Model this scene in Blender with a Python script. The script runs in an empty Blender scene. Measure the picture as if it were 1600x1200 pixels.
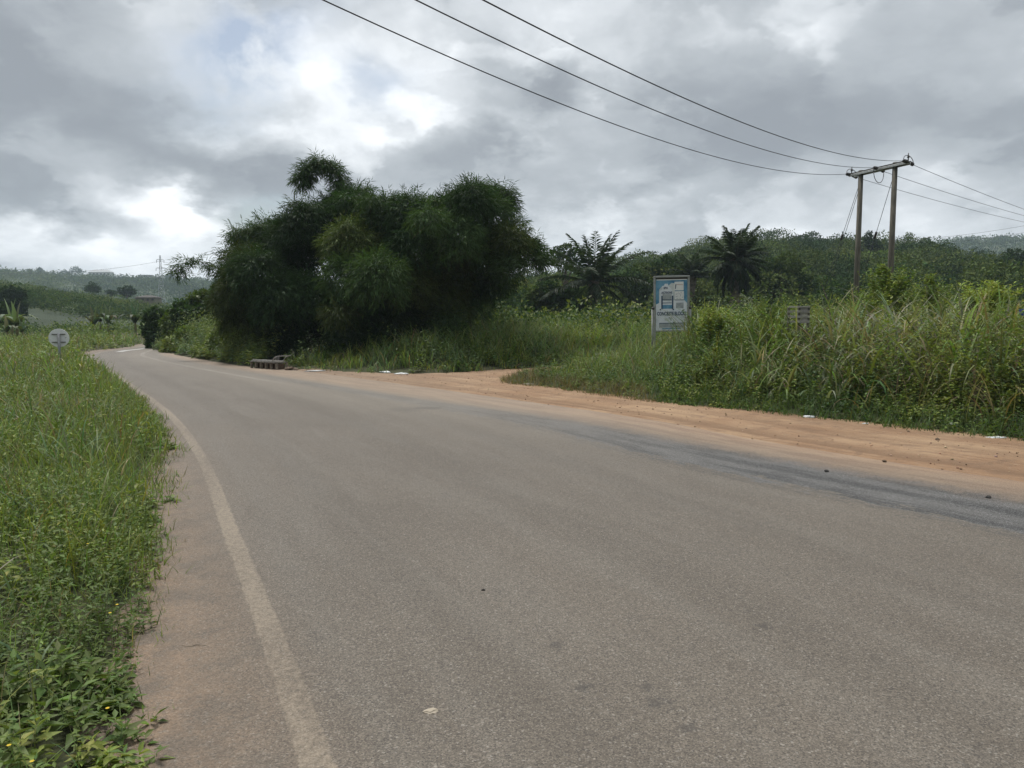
import bpy, bmesh, math, random
import numpy as np
from mathutils import Vector, Matrix
R = math.radians
rng = np.random.default_rng(7)
random.seed(7)
sc = bpy.context.scene
col = sc.collection

# ------------------------------------------------------------------ camera
H = 1.7                      # eye height
F = 1150.0                   # focal length in photo pixels (1600 wide)
TH = math.atan(100 / F)
cam_d = bpy.data.cameras.new('camera'); cam = bpy.data.objects.new('camera', cam_d); col.objects.link(cam)
cam.location = (0, 0, H); cam.rotation_euler = (R(90) - TH, 0, 0)
cam_d.sensor_width = 36; cam_d.lens = 36 * F / 1600; cam_d.clip_end = 8000; cam_d.clip_start = 0.05
sc.camera = cam

def ray(px, py):
    u, v = (px - 800) / F, (600 - py) / F
    return Vector((u, math.cos(TH) + v * math.sin(TH), -math.sin(TH) + v * math.cos(TH)))
def G(px, py, z=0.0):                 # point of the ground seen there
    r = ray(px, py); t = (z - H) / r.z
    return (r.x * t, r.y * t)
def at(px, py, Y):                    # point at forward distance Y
    r = ray(px, py); t = Y / r.y
    return Vector((r.x * t, Y, H + r.z * t))

# ------------------------------------------------------------------ view, sun, sky
sc.view_settings.view_transform = 'Standard'; sc.view_settings.look = 'None'
sc.view_settings.exposure = 0.68; sc.view_settings.gamma = 1
SUN_EL, SUN_AZ = R(62), R(-35)        # azimuth from +Y, negative to the left
sl = bpy.data.lights.new('sun', 'SUN'); so = bpy.data.objects.new('sun', sl); col.objects.link(so)
sl.energy = 1.9; sl.angle = R(14); sl.color = (1, .96, .9)
sd = Vector((math.sin(SUN_AZ) * math.cos(SUN_EL), math.cos(SUN_AZ) * math.cos(SUN_EL), math.sin(SUN_EL)))
so.rotation_euler = sd.to_track_quat('Z', 'Y').to_euler()
w = bpy.data.worlds.new('World'); sc.world = w; w.use_nodes = True
nt = w.node_tree; nt.nodes.clear()

class NG:                             # small node helper
    def __init__(s, nt): s.nt = nt
    def n(s, t, **k):
        o = s.nt.nodes.new(t)
        for a, b in k.items():
            if a.startswith('i_'):
                key = a[2:]; key = int(key) if key.isdigit() else key.replace('_', ' ')
                s.set(o.inputs[key], b)
            else: setattr(o, a, b)
        return o
    def set(s, inp, b):
        if isinstance(b, bpy.types.NodeSocket): s.nt.links.new(b, inp)
        else:
            try: inp.default_value = b
            except Exception: inp.default_value = tuple(b) + (1,)
    def m(s, op, a, b=None, c=None, clamp=False):
        o = s.nt.nodes.new('ShaderNodeMath'); o.operation = op; o.use_clamp = clamp
        for i, x in enumerate((a, b, c)):
            if x is not None: s.set(o.inputs[i], x)
        return o.outputs[0]
    def vm(s, op, a, b=None, out=0, scale=None):
        o = s.nt.nodes.new('ShaderNodeVectorMath'); o.operation = op
        s.set(o.inputs[0], a)
        if b is not None: s.set(o.inputs[1], b)
        if scale is not None: s.set(o.inputs['Scale'], scale)
        return o.outputs[out]
    def noise(s, vec, scale, detail=4, rough=.55, dist=0, out=0, nd='3D'):
        o = s.nt.nodes.new('ShaderNodeTexNoise'); o.noise_dimensions = nd
        if vec is not None: s.set(o.inputs['Vector'], vec)
        o.inputs['Scale'].default_value = scale; o.inputs['Detail'].default_value = detail
        o.inputs['Roughness'].default_value = rough; o.inputs['Distortion'].default_value = dist
        return o.outputs[out]
    def ss(s, x, a, b, lo=0., hi=1.):  # smoothstep map range
        o = s.nt.nodes.new('ShaderNodeMapRange'); o.interpolation_type = 'SMOOTHSTEP'
        s.set(o.inputs[0], x); s.set(o.inputs[1], a); s.set(o.inputs[2], b); s.set(o.inputs[3], lo); s.set(o.inputs[4], hi)
        return o.outputs[0]
    def mix(s, f, a, b, t='MIX'):
        o = s.nt.nodes.new('ShaderNodeMix'); o.data_type = 'RGBA'; o.blend_type = t
        s.set(o.inputs[0], f); s.set(o.inputs[6], a); s.set(o.inputs[7], b)
        return o.outputs[2]

g = NG(nt)
tc = g.n('ShaderNodeTexCoord').outputs['Generated']
d = g.vm('NORMALIZE', tc)
sep = g.n('ShaderNodeSeparateXYZ', i_0=d)
dz = sep.outputs[2]; dy = sep.outputs[1]; dx = sep.outputs[0]
# cloud deck coordinates
den = g.m('ADD', g.m('MAXIMUM', dz, 0.0), 0.42)
cxy = g.n('ShaderNodeCombineXYZ', i_0=g.m('DIVIDE', dx, den), i_1=g.m('DIVIDE', dy, den), i_2=0.0).outputs[0]
warp = g.noise(cxy, 1.1, 5, .55, 0, out=1)
warpv = g.vm('SCALE', g.vm('SUBTRACT', warp, (.5, .5, .5)), scale=0.22)
dw = g.vm('ADD', d, warpv)
warp2 = g.noise(cxy, 4.0, 5, .6, 0, out=1)
dw = g.vm('ADD', dw, g.vm('SCALE', g.vm('SUBTRACT', warp2, (.5, .5, .5)), scale=0.13))
warp3 = g.noise(cxy, 13.0, 5, .6, 0, out=1)
dw = g.vm('ADD', dw, g.vm('SCALE', g.vm('SUBTRACT', warp3, (.5, .5, .5)), scale=0.035))
def blob(px, py, rx, ry, ang=0):
    """soft patch of cloud round the sky direction seen at (px, py)"""
    c = ray(px, py).normalized(); U = Vector((c.y, -c.x, 0)).normalized(); V = U.cross(c).normalized()
    a = R(ang); U2 = U * math.cos(a) + V * math.sin(a); V2 = -U * math.sin(a) + V * math.cos(a)
    p = g.vm('SUBTRACT', dw, tuple(c))
    u = g.m('MULTIPLY', g.vm('DOT_PRODUCT', p, tuple(U2), out=1), F / rx)
    v = g.m('MULTIPLY', g.vm('DOT_PRODUCT', p, tuple(V2), out=1), F / ry)
    r2 = g.m('ADD', g.m('MULTIPLY', u, u), g.m('MULTIPLY', v, v))
    return g.m('POWER', 2.718, g.m('MULTIPLY', r2, -1.0))
n1 = g.noise(cxy, 1.3, 9, .52, .15)
n2 = g.noise(cxy, 4.2, 8, .58, .45)
lum = g.m('ADD', g.m('MULTIPLY', g.m('SUBTRACT', n1, .5), .75), .60)
lum = g.m('ADD', lum, g.m('MULTIPLY', g.m('SUBTRACT', n2, .5), .30))
pv = g.vm('ADD', cxy, g.vm('SCALE', g.vm('SUBTRACT', warp2, (.5, .5, .5)), scale=0.35))
puff = g.n('ShaderNodeTexVoronoi', i_Scale=3.2, i_Vector=pv, feature='SMOOTH_F1'); puff.inputs['Detail'].default_value = 3; puff.inputs['Smoothness'].default_value = .35; puff.inputs['Roughness'].default_value = .55
lum = g.m('ADD', lum, g.m('MULTIPLY', g.m('SUBTRACT', .42, puff.outputs['Distance']), .30))
n3 = g.noise(pv, 1.9, 7, .5, .1)
lum = g.m('ADD', lum, g.m('MULTIPLY', g.m('SUBTRACT', g.ss(n3, .455, .535), .5), .17))
BL = [  # px, py, rx, ry, angle, strength  (dark clouds negative, bright gaps positive)
 (60, 90, 300, 110, -20, -.24), (200, 190, 260, 55, -22, -.20), (60, 330, 220, 55, 0, -.20), (330, 250, 130, 50, -10, -.10),
 (250, 315, 60, 36, -25, .55), (320, 350, 50, 26, 20, .35), (180, 400, 200, 22, 0, .14), (330, 90, 130, 60, 0, .14), (560, 140, 170, 130, 0, .24), (480, 60, 80, 60, 0, .15), (700, 130, 80, 100, 0, .12),
 (740, 235, 170, 45, 5, -.24), (640, 190, 90, 18, 10, .16), (875, 112, 46, 24, 10, -.45), (820, 190, 80, 24, -20, .18), (1090, 160, 330, 90, -8, -.24), (1280, 200, 130, 60, -10, -.14),
 (1450, 60, 240, 80, 0, -.06), (1000, 340, 220, 30, 15, .16), (900, 300, 180, 50, 8, -.04), (1530, 250, 130, 40, -10, -.12), (1430, 210, 60, 90, 0, .10), (650, 290, 250, 22, 0, .05),
 (1150, 15, 260, 40, 0, .10), (800, 430, 1100, 55, 0, .12), (330, 70, 60, 60, 0, .08), (700, -20, 800, 120, 0, .08)]
for px, py, rx, ry, a, s_ in BL:
    lum = g.m('ADD', lum, g.m('MULTIPLY', blob(px, py, rx, ry, a), s_))
ramp = g.n('ShaderNodeValToRGB'); g.set(ramp.inputs[0], lum)
cr = ramp.color_ramp; cr.interpolation = 'CARDINAL'
st = [(0.0, (.165, .180, .200)), (.22, (.215, .233, .253)), (.42, (.300, .320, .340)), (.60, (.43, .45, .47)), (.78, (.57, .588, .605)), (.95, (.63, .645, .655))]
cr.elements[0].position = st[0][0]; cr.elements[0].color = st[0][1] + (1,)
cr.elements[1].position = st[-1][0]; cr.elements[1].color = st[-1][1] + (1,)
for p_, c_ in st[1:-1]: e = cr.elements.new(p_); e.color = c_ + (1,)
# brighter overhead; unseen sky behind dimmed to keep camera-facing foliage dark
zen = g.ss(dz, .45, .95, 1.0, 2.5)
back = g.ss(dy, -.3, .45, .55, 1.0)
cloud = g.vm('SCALE', ramp.outputs[0], scale=g.m('MULTIPLY', g.m('MULTIPLY', zen, back), 12.6))
sky = g.n('ShaderNodeTexSky'); sky.sky_type = 'NISHITA'; sky.sun_disc = False
sky.sun_elevation = SUN_EL; sky.sun_rotation = SUN_AZ % (2 * math.pi); sky.air_density = 1.2; sky.dust_density = 2.5
blue = g.m('ADD', g.m('MULTIPLY', blob(370, 60, 90, 50, 30), 1.2), g.m('MULTIPLY', blob(425, 345, 60, 26, 0), 1.5))
blue = g.m('ADD', blue, g.m('MULTIPLY', blob(590, 105, 50, 28, 0), .7))
blue = g.m('MULTIPLY', blue, g.ss(n2, .30, .52), clamp=True)
mixc = g.mix(g.m('MULTIPLY', blue, .92), cloud, g.vm('SCALE', sky.outputs[0], scale=.62))
bg = g.n('ShaderNodeBackground', i_Color=mixc, i_Strength=0.1)
out = g.n('ShaderNodeOutputWorld'); nt.links.new(bg.outputs[0], out.inputs[0])
w.cycles.sampling_method = 'MANUAL'; w.cycles.sample_map_resolution = 1024
sc.cycles.max_bounces = 6; sc.cycles.diffuse_bounces = 3; sc.cycles.transparent_max_bounces = 6; sc.cycles.volume_bounces = 1
sc.cycles.use_denoising = True

# ------------------------------------------------------------------ helpers
def tag(o, label=None, cat=None, group=None, kind=None):
    if label: o['label'] = label
    if cat: o['category'] = cat
    if group: o['group'] = group
    if kind: o['kind'] = kind
    return o
def link(name, me, mat=None, parent=None, loc=None):
    o = bpy.data.objects.new(name, me); col.objects.link(o)
    if mat: me.materials.append(mat)
    if parent: o.parent = parent
    if loc is not None: o.location = loc
    return o
def empty(name, loc=(0, 0, 0), rz=0):
    o = bpy.data.objects.new(name, None); col.objects.link(o); o.location = loc; o.rotation_euler.z = rz
    o.empty_display_size = .2
    return o
def copy_thing(o, loc=None, rz=None, sc_=None):
    c = o.copy(); col.objects.link(c)
    for ch in list(o.children):
        k = ch.copy(); col.objects.link(k); k.parent = c; k.matrix_parent_inverse = ch.matrix_parent_inverse.copy()
        for gg in list(ch.children):
            q = gg.copy(); col.objects.link(q); q.parent = k
    if loc is not None: c.location = loc
    if rz is not None: c.rotation_euler.z = rz
    if sc_ is not None: c.scale = (sc_,) * 3 if not hasattr(sc_, '__len__') else sc_
    return c

class Soup:
    """collects many small faces and turns them into one mesh"""
    def __init__(s): s.v = []; s.f = []; s.c = []; s.nv = 0
    def add(s, V, faces, C):
        """V (n,k,3); faces (m,3|4) template; C (n,3)"""
        n, k = V.shape[:2]
        if n == 0: return
        base = s.nv + np.arange(n)[:, None, None] * k
        s.f.append((base + np.asarray(faces)[None]).reshape(-1, len(faces[0])))
        s.v.append(V.reshape(-1, 3)); s.c.append(np.repeat(C, k, axis=0)); s.nv += n * k
    def mesh(s, name):
        me = bpy.data.meshes.new(name)
        V = np.concatenate(s.v).astype(np.float32); C = np.concatenate(s.c)
        me.vertices.add(len(V)); me.vertices.foreach_set('co', V.ravel())
        li = np.concatenate([f.ravel() for f in s.f]).astype(np.int32)
        ln = np.concatenate([np.full(len(f), f.shape[1]) for f in s.f])
        ls = np.concatenate([[0], np.cumsum(ln)[:-1]]).astype(np.int32)
        me.loops.add(len(li)); me.loops.foreach_set('vertex_index', li)
        me.polygons.add(len(ln)); me.polygons.foreach_set('loop_start', ls)
        a = me.attributes.new('col', 'FLOAT_COLOR', 'POINT')
        a.data.foreach_set('color', np.concatenate([C, np.ones((len(C), 1))], 1).astype(np.float32).ravel())
        me.update(calc_edges=True)
        return me
def nrm(a): return a / np.maximum(np.linalg.norm(a, axis=-1, keepdims=True), 1e-9)
def U(a, b, n): return rng.uniform(a, b, n)
LEAF_T = [(0, 1, 2), (0, 2, 3)]
def leaves(s, P, D, N, L, W, C, fold=.18, droop=.12, wide=.42):
    S = nrm(np.cross(D, N)); N2 = np.cross(S, D)
    L = L[:, None]; W = W[:, None]
    a = P + D * L * wide + S * W * .5 + N2 * W * fold
    b = P + D * L - N2 * L * droop
    c = P + D * L * wide - S * W * .5 + N2 * W * fold
    s.add(np.stack([P, a, b, c], 1), LEAF_T, C)
def blades(s, P, az, L, W, lean, curl, C, seg=5, p=1.6, twist=None):
    n = len(P); t = np.linspace(0, 1, seg + 1)
    ang = lean[:, None] + curl[:, None] * ((t[:-1] + t[1:]) * .5)[None] ** p
    st_ = (L / seg)[:, None]
    hx = np.concatenate([np.zeros((n, 1)), np.cumsum(np.sin(ang) * st_, 1)], 1)
    hz = np.concatenate([np.zeros((n, 1)), np.cumsum(np.cos(ang) * st_, 1)], 1)
    ca, sa = np.cos(az)[:, None], np.sin(az)[:, None]
    ctr = np.stack([P[:, :1] + ca * hx, P[:, 1:2] + sa * hx, P[:, 2:] + hz], -1)
    tw = az + np.pi / 2 + (U(-.7, .7, n) if twist is None else twist)
    side = np.stack([np.cos(tw), np.sin(tw), np.zeros(n)], -1)[:, None]
    wd = (W[:, None] * .5 * (np.minimum(1, .45 + 2.2 * t) * (1 - t ** 2.2) + .02))[..., None]
    V = np.stack([ctr - side * wd, ctr + side * wd], 2).reshape(n, -1, 3)
    s.add(V, [(2 * i, 2 * i + 1, 2 * i + 3, 2 * i + 2) for i in range(seg)], C)
def vary(c, n, h=.12, v=.22):
    c = np.asarray(c)[None] * (1 + rng.normal(0, v, (n, 1))).clip(.45, 1.8) if np.ndim(c) == 1 else c * (1 + rng.normal(0, v, (n, 1))).clip(.45, 1.8)
    return (c * (1 + rng.normal(0, h, (n, 3)))).clip(.004, .9)
def stems(s, P, ht, nl, ls, C, spread=.25, up=.35, asp=.5, droop=.15):
    """leafy stems: P (n,3), heights, nl leaves each of size ls"""
    n = len(P); az0 = U(0, 6.28, n); lean = U(0, spread, n)
    t = (np.arange(nl)[None] + U(0, 1, (n, nl))) / nl; t = .12 + .88 * t
    hh = ht[:, None] * t
    px = P[:, :1] + np.cos(az0)[:, None] * lean[:, None] * hh * (.5 + t)
    py = P[:, 1:2] + np.sin(az0)[:, None] * lean[:, None] * hh * (.5 + t)
    pz = P[:, 2:] + hh
    a = az0[:, None] + np.arange(nl)[None] * 2.4 + U(-.4, .4, (n, nl))
    e = U(-.25, up, (n, nl)) + .5 * (t > .85)
    D = np.stack([np.cos(a) * np.cos(e), np.sin(a) * np.cos(e), np.sin(e)], -1).reshape(-1, 3)
    N = np.stack([-np.cos(a) * np.sin(e), -np.sin(a) * np.sin(e), np.cos(e)], -1).reshape(-1, 3) + rng.normal(0, .25, (n * nl, 3))
    Q = np.stack([px, py, pz], -1).reshape(-1, 3)
    L = (ls[:, None] * (1.15 - .55 * t) * U(.7, 1.25, (n, nl))).ravel()
    leaves(s, Q, D, nrm(N), L, L * asp, vary(np.repeat(C, nl, 0), n * nl, .07, .16), droop=droop)
    # the stalks themselves
    blades(s, P, az0, ht * 1.02, np.full(n, .003) + ht * .004, lean * .6, lean * .5, C * .9, seg=2)
def crowns(s, Cn, Rd, n, ls, C, asp=.6, lump=.22, down=.15, shell=.62, upb=.15, updir=0):
    """leafy crowns: centres (m,3), radii (m,3), n leaves each of size ls (m)"""
    m = len(Cn)
    v = nrm(rng.normal(0, 1, (m, n, 3)) + np.array([0, 0, upb]))
    ph = U(0, 6.28, (m, 1, 3)); k = 3.2
    lm = 1 + lump * (np.sin(k * v[..., 0:1] * 1.3 + ph[..., 0:1]) * np.sin(k * v[..., 1:2] * 1.2 + ph[..., 1:2]) + np.sin(2 * k * v[..., 2:3] + ph[..., 2:3]) * .6 + .5 * np.sin(3 * k * v[..., 0:1] + ph[..., 1:2]))
    rr = (shell + (1 - shell) * U(0, 1, (m, n, 1)) ** .6) * lm
    P = (Cn[:, None] + v * rr * Rd[:, None]).reshape(-1, 3)
    vv = v.reshape(-1, 3)
    D = nrm(vv * .7 + rng.normal(0, .6, vv.shape) + np.array([0, 0, -down + updir]))
    N = nrm(vv + rng.normal(0, .45, vv.shape) + np.array([0, 0, .5]))
    L = np.repeat(ls, n) * U(.6, 1.3, m * n)
    leaves(s, P, D, N, L, L * asp, vary(np.repeat(C, n, 0), m * n, .05, .12))
def tube(bm, pts, r0, r1=None, sides=8, cap=True):
    r1 = r0 if r1 is None else r1; pts = [Vector(p) for p in pts]; rings = []
    for i, p in enumerate(pts):
        dd = (pts[min(i + 1, len(pts) - 1)] - pts[max(i - 1, 0)]).normalized()
        a = dd.cross(Vector((0, 0, 1)) if abs(dd.z) < .95 else Vector((1, 0, 0))).normalized(); b = dd.cross(a)
        r = r0 + (r1 - r0) * i / max(1, len(pts) - 1)
        rings.append([bm.verts.new(p + (a * math.cos(k * 2 * math.pi / sides) + b * math.sin(k * 2 * math.pi / sides)) * r) for k in range(sides)])
    for i in range(len(rings) - 1):
        for k in range(sides):
            f = bm.faces.new((rings[i][k], rings[i][(k + 1) % sides], rings[i + 1][(k + 1) % sides], rings[i + 1][k])); f.smooth = True
    if cap:
        bm.faces.new(rings[0][::-1]); bm.faces.new(rings[-1])
def box(bm, c, s, rot=None, bev=0):
    r = bmesh.ops.create_cube(bm, size=1)
    M = Matrix.Translation(c) @ (rot.to_matrix().to_4x4() if rot is not None else Matrix()) @ Matrix.Diagonal((*s, 1))
    bmesh.ops.transform(bm, matrix=M, verts=r['verts'])
    if bev:
        es = list({e for v in r['verts'] for e in v.link_edges})
        bmesh.ops.bevel(bm, geom=es, offset=bev, segments=1, affect='EDGES', profile=.5)
def fin(bm, name):
    bmesh.ops.recalc_face_normals(bm, faces=bm.faces)
    me = bpy.data.meshes.new(name); bm.to_mesh(me); bm.free(); return me
def sm(x, a, b):
    t = np.clip((x - a) / (b - a), 0, 1); return t * t * (3 - 2 * t)
def seg_dist(P, poly, closed=True):
    """unsigned distance to the polyline, and signed side distance for open lines"""
    Q = np.asarray(poly, float); A = Q if closed else Q[:-1]; B = np.roll(Q, -1, 0) if closed else Q[1:]
    best = np.full(len(P), 1e9); sgn = np.zeros(len(P)); arc = np.zeros(len(P)); acc = 0.
    for a, b in zip(A, B):
        ab = b - a; L = np.hypot(*ab)
        if L < 1e-9: continue
        t = np.clip(((P - a) @ ab) / (L * L), 0, 1)
        dd = np.hypot(*(P - a - t[:, None] * ab).T)
        cr_ = ab[0] * (P[:, 1] - a[1]) - ab[1] * (P[:, 0] - a[0])
        k = dd < best - 1e-9
        best[k] = dd[k]; sgn[k] = -np.sign(cr_[k]); arc[k] = acc + t[k] * L; acc += L
    return best, sgn, arc
def inside(P, poly):
    Q = np.asarray(poly, float); r = np.zeros(len(P), bool); x, y = P[:, 0], P[:, 1]
    for (x0, y0), (x1, y1) in zip(Q, np.roll(Q, -1, 0)):
        c = ((y0 > y) != (y1 > y)); c &= x < (x1 - x0) * (y - y0) / (y1 - y0 + 1e-12) + x0
        r ^= c
    return r
def psd(P, poly):
    dd, _, _ = seg_dist(P, poly); return np.where(inside(P, poly), dd, -dd)
def smooth(pts, n=8):
    """Catmull-Rom through the points"""
    P = np.asarray(pts, float); P = np.vstack([2 * P[0] - P[1], P, 2 * P[-1] - P[-2]]); o = []
    for i in range(1, len(P) - 2):
        for t in np.linspace(0, 1, n, endpoint=False):
            o.append(.5 * ((2 * P[i]) + (-P[i - 1] + P[i + 1]) * t + (2 * P[i - 1] - 5 * P[i] + 4 * P[i + 1] - P[i + 2]) * t * t + (-P[i - 1] + 3 * P[i] - 3 * P[i + 1] + P[i + 2]) * t ** 3))
    o.append(P[-2]); return np.array(o)
def wob(x, y, f=1., s=0.):
    """cheap smooth noise, about -1..1"""
    return (np.sin(x * f * 1.0 + 1.3 * np.sin(y * f * .7 + s) + s) + np.sin(y * f * 1.27 + 1.7 * np.sin(x * f * .9 - s) + 2 * s) + .6 * np.sin((x + y) * f * 2.1 + s * 3) + .5 * np.sin((x - 1.3 * y) * f * 3.3 - s)) / 2.6

# ------------------------------------------------------------------ plan of the place (metres)
road_L = smooth([(2.3, -9), (1.0, -3), (.15, .6), G(497, 1200), G(430, 1010), G(360, 830), G(312, 710), G(262, 645), G(205, 602), G(160, 572), G(142, 556.5), G(166, 549), G(215, 542.5), (-31, 66), (-43, 80), (-62, 96)])   # white edge line
road_R = smooth([(12.5, -8), (9.3, -2), (6.6, 2), G(1600, 836), G(1400, 793), G(1200, 753), G(1000, 709), G(850, 671), G(740, 649), G(650, 633), G(500, 606), G(400, 589), G(310, 573), G(252, 561), G(232, 552), (-24.5, 53), (-34, 66), (-52, 84)])       # inner edge of the dark strip
veg_L = smooth([(1.4, -9), (.1, -3), (-.75, .6), (-1.32, 2.6), G(236, 1110), G(222, 1040), G(262, 950), G(265, 870), G(278, 800), G(262, 738), G(270, 700), G(240, 645), G(192, 601), G(150, 572), G(124, 557), G(150, 547.5), G(210, 541), (-33, 67), (-45, 81), (-63, 98)])
dirt_R = smooth([(11.5, 5), G(1700, 700), G(1600, 688), G(1450, 671), G(1300, 655), G(1100, 635), G(950, 618), G(860, 606), G(795, 599), G(812, 589), (2.2, 24.0), (5, 25.5), (10, 26.2), (20, 27)])
dirt_T = smooth([(20, 30.5), (10, 29.6), (4, 28.2), G(800, 577), G(700, 582.5), G(600, 584), G(505, 579), G(470, 577), G(400, 576), G(330, 566), G(262, 553.5), G(236, 546), (-25.2, 52), (-33, 62), (-50, 80)])
Z1 = np.vstack([veg_L, [(-120, 130), (-120, -9)]])
Z2 = np.vstack([dirt_R, [(90, 29), (90, -9), (16, -9)]])
Z3 = np.vstack([dirt_T[::-1], [(90, 33), (90, 120), (-50, 120)]])
def hill_profile(px, py, R0):
    az = np.array([math.atan((p - 800) / F) for p in px])
    z = np.array([H + (500 - q) / F * R0 * math.cos(a) for q, a in zip(py, az)])
    return az, z
HA = hill_profile([-300, 0, 100, 200, 260, 330, 420, 520], [443, 452, 466, 480, 488, 496, 500, 501], 250)
HB = hill_profile([520, 700, 860, 960, 1100, 1170, 1290, 1400, 1480, 1540, 1600, 1900], [500, 480, 456, 438, 415, 404, 407, 412, 424, 438, 444, 448], 230)
HC = hill_profile([-300, 0, 100, 200, 340, 500, 860, 1300, 1440, 1500, 1560, 1640, 1900], [431, 434, 440, 443, 447, 447, 447, 402, 394, 386, 383, 387, 396], 950)
def ground_z(x, y):
    x = np.asarray(x, float); y = np.asarray(y, float); P = np.stack([x.ravel(), y.ravel()], 1)
    r = np.hypot(P[:, 0], P[:, 1]); az = np.arctan2(P[:, 0], P[:, 1])
    near = r < 160
    z = np.full(len(P), -.09)
    Pn = P[near]; e = .12 * wob(Pn[:, 0], Pn[:, 1], 2.3, 1.)
    a = psd(Pn, Z1) + e; b = psd(Pn, Z2) + e; c = psd(Pn, Z3) + e
    zn = np.full(len(Pn), -.09)
    zn = np.maximum(zn, -.09 + .16 * sm(a, -.15, .5) + .05 * wob(Pn[:, 0], Pn[:, 1], 1.1) * sm(a, .3, 2))
    zn += .75 * sm(b, .2, 5) * sm(Pn[:, 0], -1, 8) + .17 * sm(b, -.15, .5) + .12 * sm(b, 1, 4) * wob(Pn[:, 0], Pn[:, 1], .8, 2)
    zn += .45 * sm(c, .2, 4) * sm(Pn[:, 0], -9, -3) + .17 * sm(c, -.15, .5)
    z[near] = zn
    z[~near] = .07
    f = sm(np.abs(az), 0, 3) * 0 + 1
    z += (np.interp(az, *HA, left=HA[1][0], right=0)) * sm(r, 105, 245) * (1 - sm(r, 260, 420)) * f
    z += (np.interp(az, *HB, left=0, right=HB[1][-1])) * sm(r, 60, 228) * (1 - sm(r, 245, 420)) * f
    z += (np.interp(az, *HC)) * sm(r, 380, 940)
    z += sm(r, 120, 400) * 1.0 * wob(P[:, 0], P[:, 1], .03, 4.) + sm(r, 60, 120) * .4 * wob(P[:, 0], P[:, 1], .12, 1.)
    return z.reshape(x.shape)
def ground_pts(P2): return np.column_stack([P2, ground_z(P2[:, 0], P2[:, 1])])

# ------------------------------------------------------------------ materials
def new_mat(name):
    m = bpy.data.materials.new(name); m.use_nodes = True; m.node_tree.nodes.clear(); return m, NG(m.node_tree)
def finish(m, G_, color, rough=.8, bump=None, bstr=.3, bdist=.01, metallic=0., spec=.3):
    b = G_.n('ShaderNodeBsdfPrincipled'); G_.set(b.inputs['Base Color'], color); G_.set(b.inputs['Roughness'], rough)
    b.inputs['Metallic'].default_value = metallic; b.inputs['Specular IOR Level'].default_value = spec
    if bump is not None:
        bp = G_.n('ShaderNodeBump', i_Height=bump, i_Strength=bstr, i_Distance=bdist); G_.nt.links.new(bp.outputs[0], b.inputs['Normal'])
    o = G_.n('ShaderNodeOutputMaterial'); G_.nt.links.new(b.outputs[0], o.inputs[0]); return m
def mat_noise(name, c1, c2, scale=6., rough=.8, bump=.3, metallic=0., c3=None, stretch=None):
    m, q = new_mat(name); co = q.n('ShaderNodeTexCoord').outputs['Object']
    if stretch: co = q.vm('MULTIPLY', co, stretch)
    a = q.noise(co, scale, 6, .6); c = q.mix(q.ss(a, .35, .65), tuple(c1), tuple(c2))
    if c3: c = q.mix(q.ss(q.noise(co, scale * .37, 5, .65, .5), .55, .7), c, tuple(c3))
    return finish(m, q, c, rough, q.noise(co, scale * 5, 4, .6), bump, .01, metallic)
def mat_leaf(name, transl=.28, rough=.5, spec=.35):
    m, q = new_mat(name)
    at_ = q.n('ShaderNodeAttribute', attribute_name='col')
    b = q.n('ShaderNodeBsdfPrincipled'); q.set(b.inputs['Base Color'], at_.outputs['Color']); b.inputs['Roughness'].default_value = rough
    b.inputs['Specular IOR Level'].default_value = spec
    t = q.n('ShaderNodeBsdfTranslucent'); q.set(t.inputs[0], q.mix(1.0, at_.outputs['Color'], (1.25, 1.35, .55, 1), 'MULTIPLY'))
    mx = q.n('ShaderNodeMixShader'); mx.inputs[0].default_value = transl
    q.nt.links.new(b.outputs[0], mx.inputs[1]); q.nt.links.new(t.outputs[0], mx.inputs[2])
    o = q.n('ShaderNodeOutputMaterial'); q.nt.links.new(mx.outputs[0], o.inputs[0]); return m
M_grass = mat_leaf('grass_leaf', .3, .5, .2)
M_leaf = mat_leaf('leaf', .25, .55, .18)
M_far = mat_leaf('far_leaf', .15, .8, .05)
M_bark = mat_noise('bark', (.10, .08, .06), (.19, .16, .12), 5, .9, .6)
M_culm = mat_noise('culm', (.10, .12, .04), (.20, .17, .08), 3, .6, .3)
M_pole = mat_noise('pole_wood', (.095, .086, .068), (.165, .150, .120), 3, .9, .5, c3=(.07, .068, .055), stretch=(6, 6, .6))
M_steel = mat_noise('galvanised', (.36, .37, .37), (.5, .51, .5), 8, .5, .1, .4)
M_dark = mat_noise('dark_insulator', (.035, .03, .028), (.06, .05, .045), 10, .35, .1)
M_wire = mat_noise('wire', (.05, .05, .052), (.08, .08, .085), 10, .5, .1, .5)

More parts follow.
